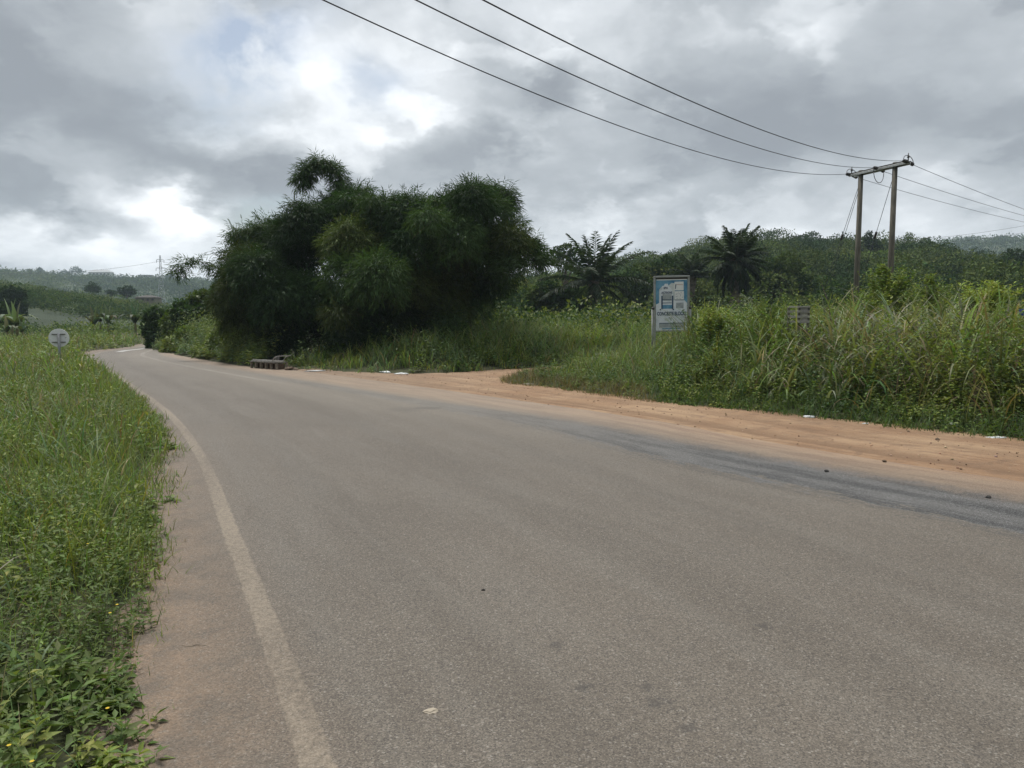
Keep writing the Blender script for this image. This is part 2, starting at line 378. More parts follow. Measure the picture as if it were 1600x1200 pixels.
# ------------------------------------------------------------------ ground sheet
def axis(lo, hi, stp, a, b, gr=1.065):
    mid = list(np.arange(a, b + 1e-6, stp)); L = [a]; s_ = stp
    while L[-1] > lo: s_ *= gr; L.append(L[-1] - s_)
    Rr = [mid[-1]]; s_ = stp
    while Rr[-1] < hi: s_ *= gr; Rr.append(Rr[-1] + s_)
    return np.array(sorted(set(L[1:] + mid + Rr[1:])))
def sheet(name, X, Y, zf, mat):
    xx, yy = np.meshgrid(X, Y); zz = zf(xx, yy); V = np.stack([xx, yy, zz], -1).reshape(-1, 3)
    nx, ny = len(X), len(Y); i = (np.arange(ny - 1)[:, None] * nx + np.arange(nx - 1)[None]).ravel()
    Fc = np.stack([i, i + 1, i + nx + 1, i + nx], 1)
    me = bpy.data.meshes.new(name); me.vertices.add(len(V)); me.vertices.foreach_set('co', V.astype(np.float32).ravel())
    me.loops.add(Fc.size); me.loops.foreach_set('vertex_index', Fc.astype(np.int32).ravel())
    me.polygons.add(len(Fc)); me.polygons.foreach_set('loop_start', (np.arange(len(Fc)) * 4).astype(np.int32))
    me.polygons.foreach_set('use_smooth', np.ones(len(Fc), bool))
    me.update(calc_edges=True); return link(name, me, mat)
m, q = new_mat('soil_and_litter')
geo = q.n('ShaderNodeNewGeometry').outputs['Position']
a = q.noise(geo, 1.3, 6, .6); b = q.noise(geo, 14, 5, .65); c_ = q.noise(geo, .05, 4, .6)
cc = q.mix(q.ss(a, .35, .65), (.035, .045, .018, 1), (.06, .055, .028, 1))
cc = q.mix(q.ss(b, .45, .7), cc, (.075, .085, .035, 1))
dist = q.vm('LENGTH', geo, out=1)
cc = q.mix(q.ss(dist, 60, 140), cc, q.mix(q.ss(c_, .4, .6), (.045, .065, .028, 1), (.075, .09, .035, 1)))
finish(m, q, cc, .95, b, .6, .05)
gr = sheet('ground', axis(-2550, 2550, .42, -34, 30), axis(-600, 2550, .42, -2, 60), ground_z, m)
tag(gr, 'dark weedy soil running from the verges to the hills', 'ground', kind='structure')

# ------------------------------------------------------------------ dirt shoulder and side track
m, q = new_mat('laterite')
geo = q.n('ShaderNodeNewGeometry').outputs['Position']
dr_ = q.n('ShaderNodeAttribute', attribute_name='dr').outputs['Fac']
ar_ = q.n('ShaderNodeAttribute', attribute_name='arc').outputs['Fac']
trk = q.n('ShaderNodeCombineXYZ', i_0=q.m('MULTIPLY', ar_, .18), i_1=q.m('MULTIPLY', dr_, 2.4), i_2=0.).outputs[0]
a = q.noise(geo, .55, 5, .6); b = q.noise(geo, 9, 6, .7); s3 = q.noise(trk, 2.0, 6, .6, .4); fine = q.noise(geo, 70, 3, .7)
cc = q.mix(q.ss(a, .36, .64), (.450, .300, .180, 1), (.345, .208, .118, 1))
cc = q.mix(q.m('MULTIPLY', q.ss(s3, .42, .68), .55), cc, (.22, .135, .082, 1))
cc = q.mix(q.m('MULTIPLY', q.ss(b, .52, .72), .6), cc, (.40, .29, .195, 1))
cc = q.mix(q.m('MULTIPLY', q.ss(q.noise(geo, 2.6, 6, .7, .6), .50, .66), .55), cc, (.215, .14, .09, 1))
cc = q.mix(q.m('MULTIPLY', q.ss(q.noise(geo, 20, 5, .75), .55, .68), .7), cc, (.20, .13, .085, 1))
cc = q.mix(q.ss(q.noise(geo, 45, 3, .7), .66, .74), cc, (.14, .09, .06, 1))
cc = q.mix(q.m('MULTIPLY', q.ss(fine, .6, .75), .5), cc, (.6, .47, .33, 1))
for o_, w_, k_ in ((2.6, .35, .6), (3.7, .3, .35), (4.7, .25, .3)):
    cc = q.mix(q.m('MULTIPLY', q.ss(q.m('ABSOLUTE', q.m('ADD', q.m('SUBTRACT', dr_, o_), q.m('MULTIPLY', q.m('SUBTRACT', s3, .5), 1.2))), w_, .05), k_), cc, (.22, .135, .08, 1))
gx = q.n('ShaderNodeSeparateXYZ', i_0=geo).outputs[0]
cc = q.mix(q.m('MULTIPLY', q.ss(gx, 1.5, -7), .7), cc, q.mix(q.ss(b, .35, .65), (.31, .24, .18, 1), (.215, .165, .125, 1)))   # paler, sandier to the left
finish(m, q, cc, .95, q.m('ADD', q.m('MULTIPLY', b, .6), q.m('ADD', q.m('MULTIPLY', fine, .35), s3)), .9, .09)
X = np.arange(-34, 22, .35); Y = np.arange(-3, 62, .35)
def dirt_z(x, y):
    P = np.stack([x.ravel(), y.ravel()], 1); dd, sg, _ = seg_dist(P, road_R, False)
    o = sm(dd * sg, 1.6, 3)
    ramp_ = np.clip(-(psd(P, Z2)), 0, 1)
    return (-.03 + .034 * sm(dd * sg, 1.7, 2.6) + .018 * wob(P[:, 0], P[:, 1], 1.6) * o).reshape(x.shape)
dirt = sheet('dirt_shoulder', X, Y, dirt_z, m)
co = np.empty(len(dirt.data.vertices) * 3, np.float32); dirt.data.vertices.foreach_get('co', co); co = co.reshape(-1, 3)
dd, sg, ac = seg_dist(co[:, :2], road_R, False)
for nm, v in (('dr', dd * sg), ('arc', ac)):
    at_ = dirt.data.attributes.new(nm, 'FLOAT', 'POINT'); at_.data.foreach_set('value', v.astype(np.float32))
bm = bmesh.new(); bm.from_mesh(dirt.data); bm.verts.ensure_lookup_table()
keep = (dd * sg > -.8) & (psd(co[:, :2], Z2) < .9) & (psd(co[:, :2], Z3) < .9)
bmesh.ops.delete(bm, geom=[v for v in bm.verts if not keep[v.index]], context='VERTS'); bm.to_mesh(dirt.data); bm.free()
tag(dirt, 'orange laterite shoulder and side track beside the road', 'dirt shoulder', kind='structure')

# ------------------------------------------------------------------ road
def resample(P, n):
    s_ = np.concatenate([[0], np.cumsum(np.hypot(*np.diff(P, axis=0).T))]); t = np.linspace(0, s_[-1], n)
    return np.column_stack([np.interp(t, s_, P[:, 0]), np.interp(t, s_, P[:, 1])])
def offset(P, dd):
    T = np.gradient(P, axis=0); N = np.column_stack([T[:, 1], -T[:, 0]]); N /= np.linalg.norm(N, axis=1)[:, None]
    return P + N * dd
nS, nT = 420, 34
Lp = resample(offset(resample(road_L, 500), -1.6), nS); Rp0 = resample(road_R, 500)
Rp = resample(offset(Rp0, 2.9), nS)
tt = np.linspace(0, 1, nT)
V2 = Lp[:, None] * (1 - tt)[None, :, None] + Rp[:, None] * tt[None, :, None]
V2 = V2.reshape(-1, 2)
dl, sgl, arcl = seg_dist(V2, road_L, False); dr, sgr, arcr = seg_dist(V2, road_R, False)
me = bpy.data.meshes.new('road'); crown = .02
zz = .006 - .055 * sm(dr * sgr, 1.9, 2.8) - .02 * sm(-dl * sgl, .6, 1.6)
me.vertices.add(len(V2)); me.vertices.foreach_set('co', np.column_stack([V2, zz]).astype(np.float32).ravel())
i = (np.arange(nS - 1)[:, None] * nT + np.arange(nT - 1)[None]).ravel(); Fc = np.stack([i, i + 1, i + nT + 1, i + nT], 1)
me.loops.add(Fc.size); me.loops.foreach_set('vertex_index', Fc.astype(np.int32).ravel())
me.polygons.add(len(Fc)); me.polygons.foreach_set('loop_start', (np.arange(len(Fc)) * 4).astype(np.int32)); me.polygons.foreach_set('use_smooth', np.ones(len(Fc), bool))
for nm, v in (('dl', dl * sgl), ('dr', dr * sgr), ('arc', arcl)):
    a_ = me.attributes.new(nm, 'FLOAT', 'POINT'); a_.data.foreach_set('value', v.astype(np.float32))
me.update(calc_edges=True)
m, q = new_mat('asphalt')
A = lambda n_: q.n('ShaderNodeAttribute', attribute_name=n_).outputs['Fac']
dlA, drA, arA = A('dl'), A('dr'), A('arc')
geo = q.n('ShaderNodeNewGeometry').outputs['Position']
along = q.n('ShaderNodeCombineXYZ', i_0=q.m('MULTIPLY', arA, .22), i_1=q.m('MULTIPLY', dlA, 1.6), i_2=0.).outputs[0]
big = q.noise(geo, .35, 5, .6); med = q.noise(geo, 3.5, 6, .65); strk = q.noise(along, 1.6, 6, .6, .3)
vor = q.n('ShaderNodeTexVoronoi', i_Scale=165.0, i_Vector=geo); vor.inputs['Randomness'].default_value = 1
vcol = q.n('ShaderNodeSeparateColor', i_0=vor.outputs['Color']).outputs[0]
vor2 = q.n('ShaderNodeTexVoronoi', i_Scale=120.0, i_Vector=geo)
vcol2 = q.n('ShaderNodeSeparateColor', i_0=vor2.outputs['Color']).outputs[1]
fin_ = q.noise(geo, 160, 2, .7); grn = q.noise(geo, 38, 3, .75)
base = q.mix(q.ss(big, .35, .65), (.122, .101, .078, 1), (.145, .121, .094, 1))
base = q.mix(q.m('MULTIPLY', q.ss(strk, .40, .66), .55), base, (.166, .145, .118, 1))
base = q.mix(q.m('MULTIPLY', q.ss(med, .56, .74), .45), base, (.105, .092, .078, 1))
base = q.mix(q.m('MULTIPLY', q.ss(grn, .52, .70), .55), base, (.085, .073, .062, 1))
base = q.mix(q.m('MULTIPLY', q.ss(vcol, .60, 1.0), .42), base, (.27, .235, .19, 1))
base = q.mix(q.m('MULTIPLY', q.ss(vcol, .30, 0.0), .65), base, (.055, .048, .041, 1))
base = q.mix(q.m('MULTIPLY', q.ss(vcol2, .94, .98), .32), base, (.46, .43, .37, 1))
# red dust by the left edge
e1 = q.m('ADD', dlA, q.m('MULTIPLY', q.m('SUBTRACT', med, .5), .7))
dust = q.m('MULTIPLY', q.ss(e1, .35, -.75), q.ss(grn, .30, .55, .25, .75))
base = q.mix(dust, base, q.mix(q.ss(med, .35, .65), (.145, .105, .072, 1), (.285, .185, .112, 1)))
# white edge line, worn
wv = q.m('ADD', dlA, q.m('MULTIPLY', q.m('SUBTRACT', q.noise(geo, 11, 3, .6), .5), .05))
ln = q.m('MULTIPLY', q.ss(q.m('ABSOLUTE', wv), .072, .052), q.ss(q.m('ADD', q.m('MULTIPLY', q.noise(geo, 26, 5, .75), .6), q.m('MULTIPLY', strk, .4)), .40, .60, .10, .78))
base = q.mix(ln, base, (.30, .245, .18, 1))
# far: fresher centre line and right edge line round the bend
def arc_of(px, py, line): x_, s_, a_ = seg_dist(np.array([G(px, py)]), line, False); return float(x_[0] * s_[0]), float(a_[0])
c0, c1 = arc_of(158, 549.5, road_L), arc_of(203, 541.3, road_L); print('centre', c0, c1)
w2 = q.m('MULTIPLY', q.ss(q.m('ABSOLUTE', q.m('SUBTRACT', dlA, max(.8, (c0[0] + c1[0]) / 2))), .20, .15), q.m('MULTIPLY', q.ss(arA, c0[1] - 1, c0[1]), q.ss(arA, c1[1] + 6, c1[1] + 5)))
dash = q.ss(q.m('ABSOLUTE', q.m('SUBTRACT', q.m('FRACT', q.m('MULTIPLY', arA, .11)), .5)), .30, .29)
base = q.mix(q.m('MULTIPLY', w2, .85), base, (.62, .61, .58, 1))
w3 = q.m('MULTIPLY', q.ss(q.m('ABSOLUTE', q.m('ADD', drA, .25)), .11, .06), q.m('MULTIPLY', q.ss(arA, 27, 33), q.ss(strk, .3, .5, .5, 1.)))
base = q.mix(q.m('MULTIPLY', w3, q.ss(med, .35, .6, .05, .36)), base, (.52, .50, .46, 1))
# dark patched strip along the right edge
far_f = q.ss(arA, 30, 22)
wnoise = q.m('ADD', q.m('MULTIPLY', q.m('SUBTRACT', q.noise(q.n('ShaderNodeCombineXYZ', i_0=q.m('MULTIPLY', arA, 2.2), i_1=q.m('MULTIPLY', drA, 9.0), i_2=0.).outputs[0], 1.8, 5, .7, .4), .5), .85), q.m('MULTIPLY', q.m('SUBTRACT', q.noise(q.n('ShaderNodeCombineXYZ', i_0=q.m('MULTIPLY', arA, .9), i_1=q.m('MULTIPLY', drA, 3.0), i_2=0.).outputs[0], 1.6, 6, .7, .5), .5), .85))
d1 = q.m('ADD', drA, wnoise)
s_in = q.ss(d1, -.03, .05)
wid = q.ss(arA, 14, 27, 1.0, .45)
s_out = q.ss(q.m('ADD', q.m('DIVIDE', drA, wid), q.m('MULTIPLY', q.m('SUBTRACT', q.m('ADD', q.m('MULTIPLY', med, .5), q.m('MULTIPLY', grn, .5)), .5), 1.6)), 1.5, .95)
strip = q.m('MULTIPLY', q.m('MULTIPLY', s_in, s_out), q.ss(arA, 38, 26, .25, 1.0))
streak = q.noise(q.n('ShaderNodeCombineXYZ', i_0=q.m('MULTIPLY', arA, .5), i_1=q.m('MULTIPLY', drA, 2.6), i_2=0.).outputs[0], 1.5, 6, .65, .3)
scol = q.mix(q.ss(streak, .38, .62), (.038, .036, .033, 1), (.112, .106, .098, 1))
scol = q.mix(q.m('MULTIPLY', q.ss(vcol, .55, 1.0), .45), scol, (.30, .30, .30, 1))
scol = q.mix(q.m('MULTIPLY', q.ss(vcol, .3, 0.), .6), scol, (.03, .03, .032, 1))
base = q.mix(strip, base, scol)
thin = q.m('MULTIPLY', q.ss(q.m('ABSOLUTE', q.m('ADD', d1, .12)), .07, .0), .55)
base = q.mix(q.m('MULTIPLY', thin, q.ss(arA, 30, 20)), base, (.055, .052, .05, 1))
# pothole patch
ph = q.vm('LENGTH', q.vm('MULTIPLY', q.vm('SUBTRACT', geo, (*G(672, 638), 0.)), (1.3, 2.2, 1)), out=1)
base = q.mix(q.ss(q.m('ADD', ph, q.m('MULTIPLY', q.m('SUBTRACT', med, .5), .7)), .55, .25), base, (.03, .03, .03, 1))
for px, py, rr in ((640, 640, .5), (1030, 1100, .07), (1008, 1076, .05), (912, 1075, .05), (1078, 1140, .05), (1190, 980, .06), (870, 1010, .05)):
    ph = q.vm('LENGTH', q.vm('SUBTRACT', geo, (*G(px, py), 0.)), out=1)
    base = q.mix(q.m('MULTIPLY', q.ss(q.m('ADD', ph, q.m('MULTIPLY', q.m('SUBTRACT', q.noise(geo, 22, 4, .8), .5), rr * 4)), rr, rr * .3), .55), base, (.05, .045, .04, 1))
# sand blown over the right side
sd_ = q.m('ADD', q.m('DIVIDE', drA, wid), q.m('MULTIPLY', q.m('SUBTRACT', q.m('ADD', q.m('MULTIPLY', med, .6), q.m('MULTIPLY', grn, .5)), .55), 1.0))
sandf = q.m('ADD', q.m('MULTIPLY', q.ss(sd_, .85, 1.7), .55), q.m('MULTIPLY', q.ss(sd_, 1.5, 2.4), .45))
sand = q.mix(q.ss(streak, .4, .6), (.36, .245, .155, 1), (.27, .17, .105, 1))
base = q.mix(sandf, base, sand)
far_pale = q.m('MULTIPLY', q.ss(drA, -2.2, .2), q.m('MULTIPLY', q.ss(arA, 15, 24), .5))  # paler tone towards the right edge, growing further along the road
base = q.mix(far_pale, base, (.26, .225, .18, 1))
bmp = q.m('ADD', q.m('MULTIPLY', vcol, .5), q.m('ADD', q.m('MULTIPLY', grn, .8), q.m('MULTIPLY', fin_, .3)))
gn = q.m('ADD', 1.0, q.m('ADD', q.m('MULTIPLY', q.m('SUBTRACT', vcol, .5), .34), q.m('MULTIPLY', q.m('SUBTRACT', q.noise(geo, 85, 3, .8), .5), .7)))
base = q.vm('SCALE', base, scale=gn)
for o_, w_ in ((.95, .34), (2.55, .38), (3.9, .3)):
    base = q.mix(q.m('MULTIPLY', q.ss(q.m('ABSOLUTE', q.m('ADD', q.m('SUBTRACT', dlA, o_), q.m('MULTIPLY', q.m('SUBTRACT', strk, .5), .5))), w_, .05), q.ss(big, .3, .6, .10, .32)), base, q.vm('SCALE', base, scale=.72))
finish(m, q, q.vm('SCALE', base, scale=.86), .70, bmp, .6, .012, spec=.35)
road = link('road', me, m); tag(road, 'worn grey asphalt road bending left, with faded white edge line', 'road', kind='structure')

# ------------------------------------------------------------------ vegetation of the verges
def scatter(x0, x1, y0, y1, dens, poly=None, inmin=.0, inmax=1e9, rmin=0, rmax=1e9, mask=None, slack=4.):
    n = int((x1 - x0) * (y1 - y0) * dens); P = np.column_stack([U(x0, x1, n), U(y0, y1, n)])
    r = np.hypot(*P.T); k = (r >= rmin) & (r < rmax) & (np.abs(P[:, 0]) < .76 * P[:, 1] + slack + 4.)
    P = P[k]
    if poly is not None:
        e = psd(P, poly) + .13 * wob(P[:, 0], P[:, 1], 3.1, .5) + .07 * wob(P[:, 0], P[:, 1], 9.1, 2.5); P = P[(e > inmin) & (e < inmax)]
    if mask is not None: P = P[mask(P[:, 0], P[:, 1])]
    return P
c_weed = np.array((.115, .165, .043)); c_lime = np.array((.195, .232, .056)); c_dk = np.array((.045, .082, .026)); c_gr = np.array((.140, .185, .060)); c_blue = np.array((.120, .172, .082)); c_dry = np.array((.24, .20, .115))
def pick(P, opts, f=.8, s=0., hard=.35):
    """patchy choice of colours: opts list of colours"""
    v = wob(P[:, 0], P[:, 1], f, s) * .5 + .5 + rng.normal(0, hard * .5, len(P)); i = np.clip((v * len(opts)).astype(int), 0, len(opts) - 1)
    return np.array(opts)[i]
sw = Soup()   # weeds left
sgx = Soup()  # grass left
for (r0, r1, dn, nl, ls, ht) in ((0, 4.5, 240, 13, .048, .30), (4.5, 8, 160, 12, .056, .33), (8, 15, 80, 11, .07, .38), (15, 28, 26, 10, .10, .45), (28, 60, 5.5, 10, .20, .6)):
    ymax = min(r1, 60)
    P = scatter(-max(6, r1 * .8), 0, .6, ymax, dn, Z1, .05, rmin=r0, rmax=r1, slack=1.5)
    if r0 >= 4: P = P[wob(P[:, 0], P[:, 1], 1.1, 4.4) + rng.normal(0, .35, len(P)) > -.25]
    e = psd(P, Z1); n = len(P)
    h = ht * U(.55, 1.25, n) * (.35 + .65 * sm(e, 0, .7)) * (1 + .5 * wob(P[:, 0], P[:, 1], 1.3, 3))
    C = pick(P, [c_weed * .8, c_weed, c_gr, c_lime, c_gr, c_weed], 1.1, .3)
    big = (wob(P[:, 0], P[:, 1], 1.9, 5) > .25) & (rng.random(n) < .45)
    L = np.where(big, ls * 1.9, ls) * U(.8, 1.2, n)
    G3 = ground_pts(P)
    stems(sw, G3, h, nl, L, C, .35, .45, .42)
# fine grass
for (r0, r1, dn, L0, W0, seg) in ((0, 5, 620, .32, .005, 5), (5, 10, 560, .44, .0085, 5), (10, 20, 230, .52, .014, 4), (20, 40, 60, .62, .025, 3), (40, 70, 8, .8, .05, 3)):
    P = scatter(-max(6, r1 * .8), 0, .6, min(r1, 70), dn, Z1, -.06, rmin=r0, rmax=r1, slack=1.5, mask=lambda x, y: (wob(x, y, 1.5, 2.2) + rng.normal(0, .5, len(x)) > -.35))
    n = len(P); e = psd(P, Z1)
    L = L0 * U(.6, 1.35, n) * (.4 + .6 * sm(e, -.05, .6)); C = pick(P, [c_gr, c_lime, c_gr, c_blue, c_dry], .9, 1.7, .5)
    blades(sgx, ground_pts(P), U(0, 6.28, n), L, W0 * U(.7, 1.3, n), U(0, .45, n), U(.2, 1.5, n), vary(C, n), seg)
# broad bladed tufts standing over the weeds
def tufts(s, T, nb, L0, W0, cols, hgt, curl=(.5, 2.2), seg=6, spread=.12, f=.8, s_=0.):
    n = len(T); C = pick(T, cols, f, s_, .4); P = np.repeat(T, nb, 0) + rng.normal(0, spread, (n * nb, 2))
    L = np.minimum(np.repeat(L0 * hgt, nb) * U(.5, 1.15, n * nb), 1.95); C = vary(np.repeat(C, nb, 0), n * nb)
    dryk = rng.random(n * nb) < .07; C[dryk] = vary(c_dry, int(dryk.sum()))
    G3 = ground_pts(P); G3[:, 2] -= .02
    blades(s, G3, U(0, 6.28, n * nb), L, W0 * U(.6, 1.3, n * nb), U(.02, .5, n * nb), U(*curl, n * nb), C, seg)
T = scatter(-7, 0, 1.2, 8, 2.4, Z1, .5, rmin=2.2, rmax=8, slack=1.5); tufts(sgx, T, 13, .55, .017, [c_blue, c_gr, c_blue], np.ones(len(T)))
T = scatter(-20, 0, 7, 20, 2.2, Z1, .6, rmin=8, rmax=20, slack=2); tufts(sgx, T, 14, .75, .024, [c_blue, c_gr, c_blue], np.ones(len(T)))
T = scatter(-34, 0, 14, 34, .9, Z1, .6, rmin=20, rmax=38, slack=2); tufts(sgx, T, 12, .85, .045, [c_blue, c_gr, c_lime], np.ones(len(T)), seg=4)
wl = link('weeds', sw.mesh('weeds'), M_leaf); tag(wl, 'dense low leafy weeds covering the left verge', 'weeds', kind='stuff')
gl = link('grass', sgx.mesh('grass'), M_grass); tag(gl, 'loose green grass growing through the weeds left of the road', 'grass', kind='stuff')

# right verge: creepers and low plants at the edge, tall cane grass behind
def rv_h(x, y):   # height of the tall grass there
    k = np.clip(x / np.maximum(y, 1), -1, 1); dip = 1 - .42 * np.exp(-((k - .218) / .030) ** 2) * (y < 22) - .45 * np.exp(-((k - .389) / .022) ** 2) * (y < 17.7)
    return (.50 + .80 * sm(x, 0, 6.5) - .22 * sm(x, 9.5, 12)) * dip
st2 = Soup()
T = scatter(-1, 32, 6, 30, 6.0, Z2, .9, 9.5, rmax=36, slack=3, mask=lambda x, y: (x < 4.5) | (wob(x, y, .75, 6.3) + rng.normal(0, .25, len(x)) > -.30))
e = psd(T, Z2); hg = rv_h(T[:, 0], T[:, 1]) * (.35 + .65 * sm(e, .4, 2.8)) * (1 + .22 * wob(T[:, 0], T[:, 1], 1.1, 2.)) * U(.75, 1.15, len(T))
left = T[:, 0] < 5.0
fine = T[left]; 
tufts(st2, T[left], 26, 1.55, .016, [c_gr, c_lime * .9, c_blue, c_gr], hg[left], (.5, 2.4), 6, .14)
c_cane = np.array((.092, .125, .055)); c_cane2 = np.array((.190, .200, .115))
tufts(st2, T[~left], 13, 1.6, .050, [c_cane, c_gr, c_cane2, c_cane2 * 1.1], hg[~left], (.6, 3.1), 8, .22, .6, 1.)
T = scatter(-1, 34, 8, 34, 2.4, Z2, 9, 16, rmax=44, slack=3); tufts(st2, T, 16, 1.6, .035, [c_cane, c_gr, c_cane2], rv_h(T[:, 0], T[:, 1]) * U(.8, 1.2, len(T)), (.5, 2.2), 5, .2)
# dry stalks mixed in, mostly at the right
T = scatter(6, 20, 6, 18, 3.2, Z2, .5, 5, slack=3, mask=lambda x, y: wob(x, y, .8, 9.) > -.4); tufts(st2, T, 7, 1.5, .016, [c_dry, c_dry * .8, c_dry * 1.15], rv_h(T[:, 0], T[:, 1]) * U(.5, .9, len(T)), (.4, 3.0), 7, .18)
g2 = link('grass', st2.mesh('tall_grass'), M_grass); tag(g2, 'tall arching cane grass behind the orange shoulder on the right', 'tall grass', kind='stuff')
s2 = Soup()
P = scatter(-1, 20, 5, 27, 85, Z2, -.12, 1.9, slack=3); e = psd(P, Z2); n = len(P)
lowg = (sm(e, -.1, 1.5)); h = (.10 + .55 * lowg) * U(.5, 1.3, n) * (.8 + .3 * wob(P[:, 0], P[:, 1], 1.4))
k = (P[:, 0] > 3.2) | (rng.random(n) < .35)
P, h, e = P[k], h[k], e[k]; n = len(P)
stems(s2, ground_pts(P), h, 10, U(.05, .12, n), pick(P, [c_dk, c_dk * 1.2, c_weed * .8, c_weed, c_weed * .9, c_lime * .9], 1.3, 4.), .5, .4, .6)
P = scatter(0, 30, 7, 28, 24, Z2, 1.2, 9, slack=3, mask=lambda x, y: (wob(x, y, .75, 6.3) + rng.normal(0, .3, len(x)) < np.where(x > 4.5, .12, -.35))); n = len(P)
stems(s2, ground_pts(P), rv_h(P[:, 0], P[:, 1]) * U(.5, 1.3, n) * (1 + .3 * wob(P[:, 0], P[:, 1], 1.3, 2.)), 26, U(.08, .15, n), pick(P, [c_dk * 1.1, c_weed, c_weed, c_lime * .9, c_lime], .9, 1.), .45, .4, .5)
w2_ = link('weeds', s2.mesh('edge_weeds'), M_leaf); tag(w2_, 'dark leafy creepers and low shrubs edging the right shoulder', 'creepers', kind='stuff')
s4 = Soup()
P = scatter(-1, 18, 5, 27, 420, Z2, -.22, .8, slack=3, mask=lambda x, y: (x < 7.5) | (rng.random(len(x)) < .25)); n = len(P)
C = np.where((P[:, :1] < 3.0), vary((.15, .13, .065), n), vary((.07, .11, .035), n))
blades(s4, ground_pts(P), U(0, 6.28, n), U(.10, .38, n), np.full(n, .012), U(0, .7, n), U(.2, 1.4, n), C, 3)
w4_ = link('grass', s4.mesh('edge_grass'), M_grass); tag(w4_, 'short grass fringe along the edge of the orange dirt', 'grass', kind='stuff')

# mound between the side track and the bamboo
s3_ = Soup()
T = scatter(-10, 24, 22, 44, 4.6, Z3, .1, 9, slack=3, mask=lambda x, y: x > -8.0)
e = psd(T, Z3); hg = (.3 + .7 * sm(e, .1, 2.0)) * (1 + .25 * wob(T[:, 0], T[:, 1], .9, 1.)) * (.55 + .5 * sm(T[:, 0], -8, 0))
tufts(s3_, T, 24, 1.35, .026, [c_gr * 1.2, c_blue * 1.15, c_gr, c_lime * 1.1], hg, (.5, 2.0), 5, .2)
P = scatter(-10, 24, 22, 40, 16, Z3, -.1, 6, slack=3, mask=lambda x, y: (x > -8.0) & (wob(x, y, .8, 3.) + rng.normal(0, .3, len(x)) > .0)); n = len(P); e = psd(P, Z3)
stems(s3_, ground_pts(P), (.3 + .8 * sm(e, 0, 2)) * U(.6, 1.2, n), 12, U(.10, .18, n), pick(P, [c_dk, c_dk * 1.2, c_weed * .8, c_weed], .9, 4.), .5, .4, .6)
g3 = link('grass', s3_.mesh('mound_grass'), M_grass); tag(g3, 'pale green grass mound between the side track and the bamboo', 'tall grass', kind='stuff')
# strip under and left of the bamboo, by the road
s5 = Soup()
P = scatter(-26, -8, 25, 56, 26, Z3, .25, 4.5, slack=6, mask=lambda x, y: (x < -9.3) | (np.hypot(x + 8.2, y - 26) > 9)); pbx = G(420, 576); P = P[(np.hypot((P[:, 0] - pbx[0]) * .8, P[:, 1] - pbx[1]) > 1.15) & (P[:, 0] < -7.6)]; n = len(P); e = psd(P, Z3)
farl = sm(P[:, 1], 28, 42)
stems(s5, ground_pts(P), (.45 + (1.3 + .3 * farl) * sm(e, .2, 2.0)) * U(.55, 1.2, n), 16, U(.12, .2, n), pick(P, [c_weed, c_gr, c_lime * .95, c_blue], .5, 2.), .5, .5, .45)
g5 = link('weeds', s5.mesh('bank_weeds'), M_leaf); tag(g5, 'leafy green bank sloping to the road left of the bamboo', 'weeds', kind='stuff')

# undergrowth from 30 to 80 m
su = Soup()
def crown_field(s, P, r0, r1, n, lf, cols, flat=.75, f=.1, sd_=0., hard=.5, zb=.45, **k):
    m_ = len(P); r = U(r0, r1, m_); Rd = np.column_stack([r, r * U(.85, 1.15, m_), r * flat * U(.75, 1.25, m_)])
    Cn = ground_pts(P); Cn[:, 2] += Rd[:, 2] * zb
    crowns(s, Cn, Rd, n, np.full(m_, lf), pick(P, cols, f, sd_, hard), **k)
P = scatter(-4, 62, 33, 78, .55, slack=8, mask=lambda x, y: (y > 33) & (np.abs(x - y * .12) > 0) & (y > 31 + .2 * np.abs(x)))
crown_field(su, P, .9, 2.0, 170, .22, [c_dk * .9, c_dk, c_weed * .75, c_weed, c_lime * .8], .7, .25, 2., .6)
P = scatter(-70, -18, 52, 104, .14, slack=12); P = P[(psd(P, np.vstack([offset(road_L, -2), offset(road_R, 2)[::-1]])) < -1.0)]
crown_field(su, P, .5, 1.3, 120, .22, [c_dk, c_weed * .9, c_weed, c_gr, c_lime * .8], .8, .2, 2., .6)
ug = link('undergrowth', su.mesh('undergrowth'), M_leaf); tag(ug, 'bushy green undergrowth filling the ground below the wooded hill', 'undergrowth', kind='stuff')

# wooded hill right, scrub hill left, far ridges
sh = Soup()
P = scatter(-20, 190, 74, 246, .030, slack=12, mask=lambda x, y: (x > -25))
crown_field(sh, P, 1.8, 4.8, 850, .46, [c_dk * .75, c_dk * 1.1, c_weed * .6, c_weed * .85, c_lime * .6, c_dk * .6, c_weed * 1.05, c_gr * .65], .62, .05, 2., 1.6, .85, lump=.13, shell=.74)
wd = link('woodland', sh.mesh('woodland'), M_far); tag(wd, 'dense dark green woodland covering the right hill', 'woodland', kind='stuff')
sh = Soup()
P = scatter(-200, -30, 138, 262, .055, slack=12)
crown_field(sh, P, .9, 3.2, 260, .36, [c_weed * .7, c_weed, c_gr * .85, c_lime * .7, c_dk * .9], .5, .06, 1., 1.1, .35, shell=.75)
P = scatter(-120, -30, 120, 160, .10, slack=12, mask=lambda x, y: (y > 137 - .1 * x * 0) )
crown_field(sh, P, 1.4, 3.0, 150, .45, [c_dk, c_weed * .75, c_dk * 1.1], .75, .1, 1., .6, .4)
sb = link('scrub', sh.mesh('scrub'), M_far); tag(sb, 'low green scrub covering the rounded left hill', 'scrub', kind='stuff')
sh = Soup()
P = scatter(-800, -180, 470, 960, .0085, slack=30)
crown_field(sh, P, 4.5, 9, 60, 1.9, [c_dk * .7, c_dk, c_weed * .6, c_gr * .75], .6, .012, 1., .6, .4)
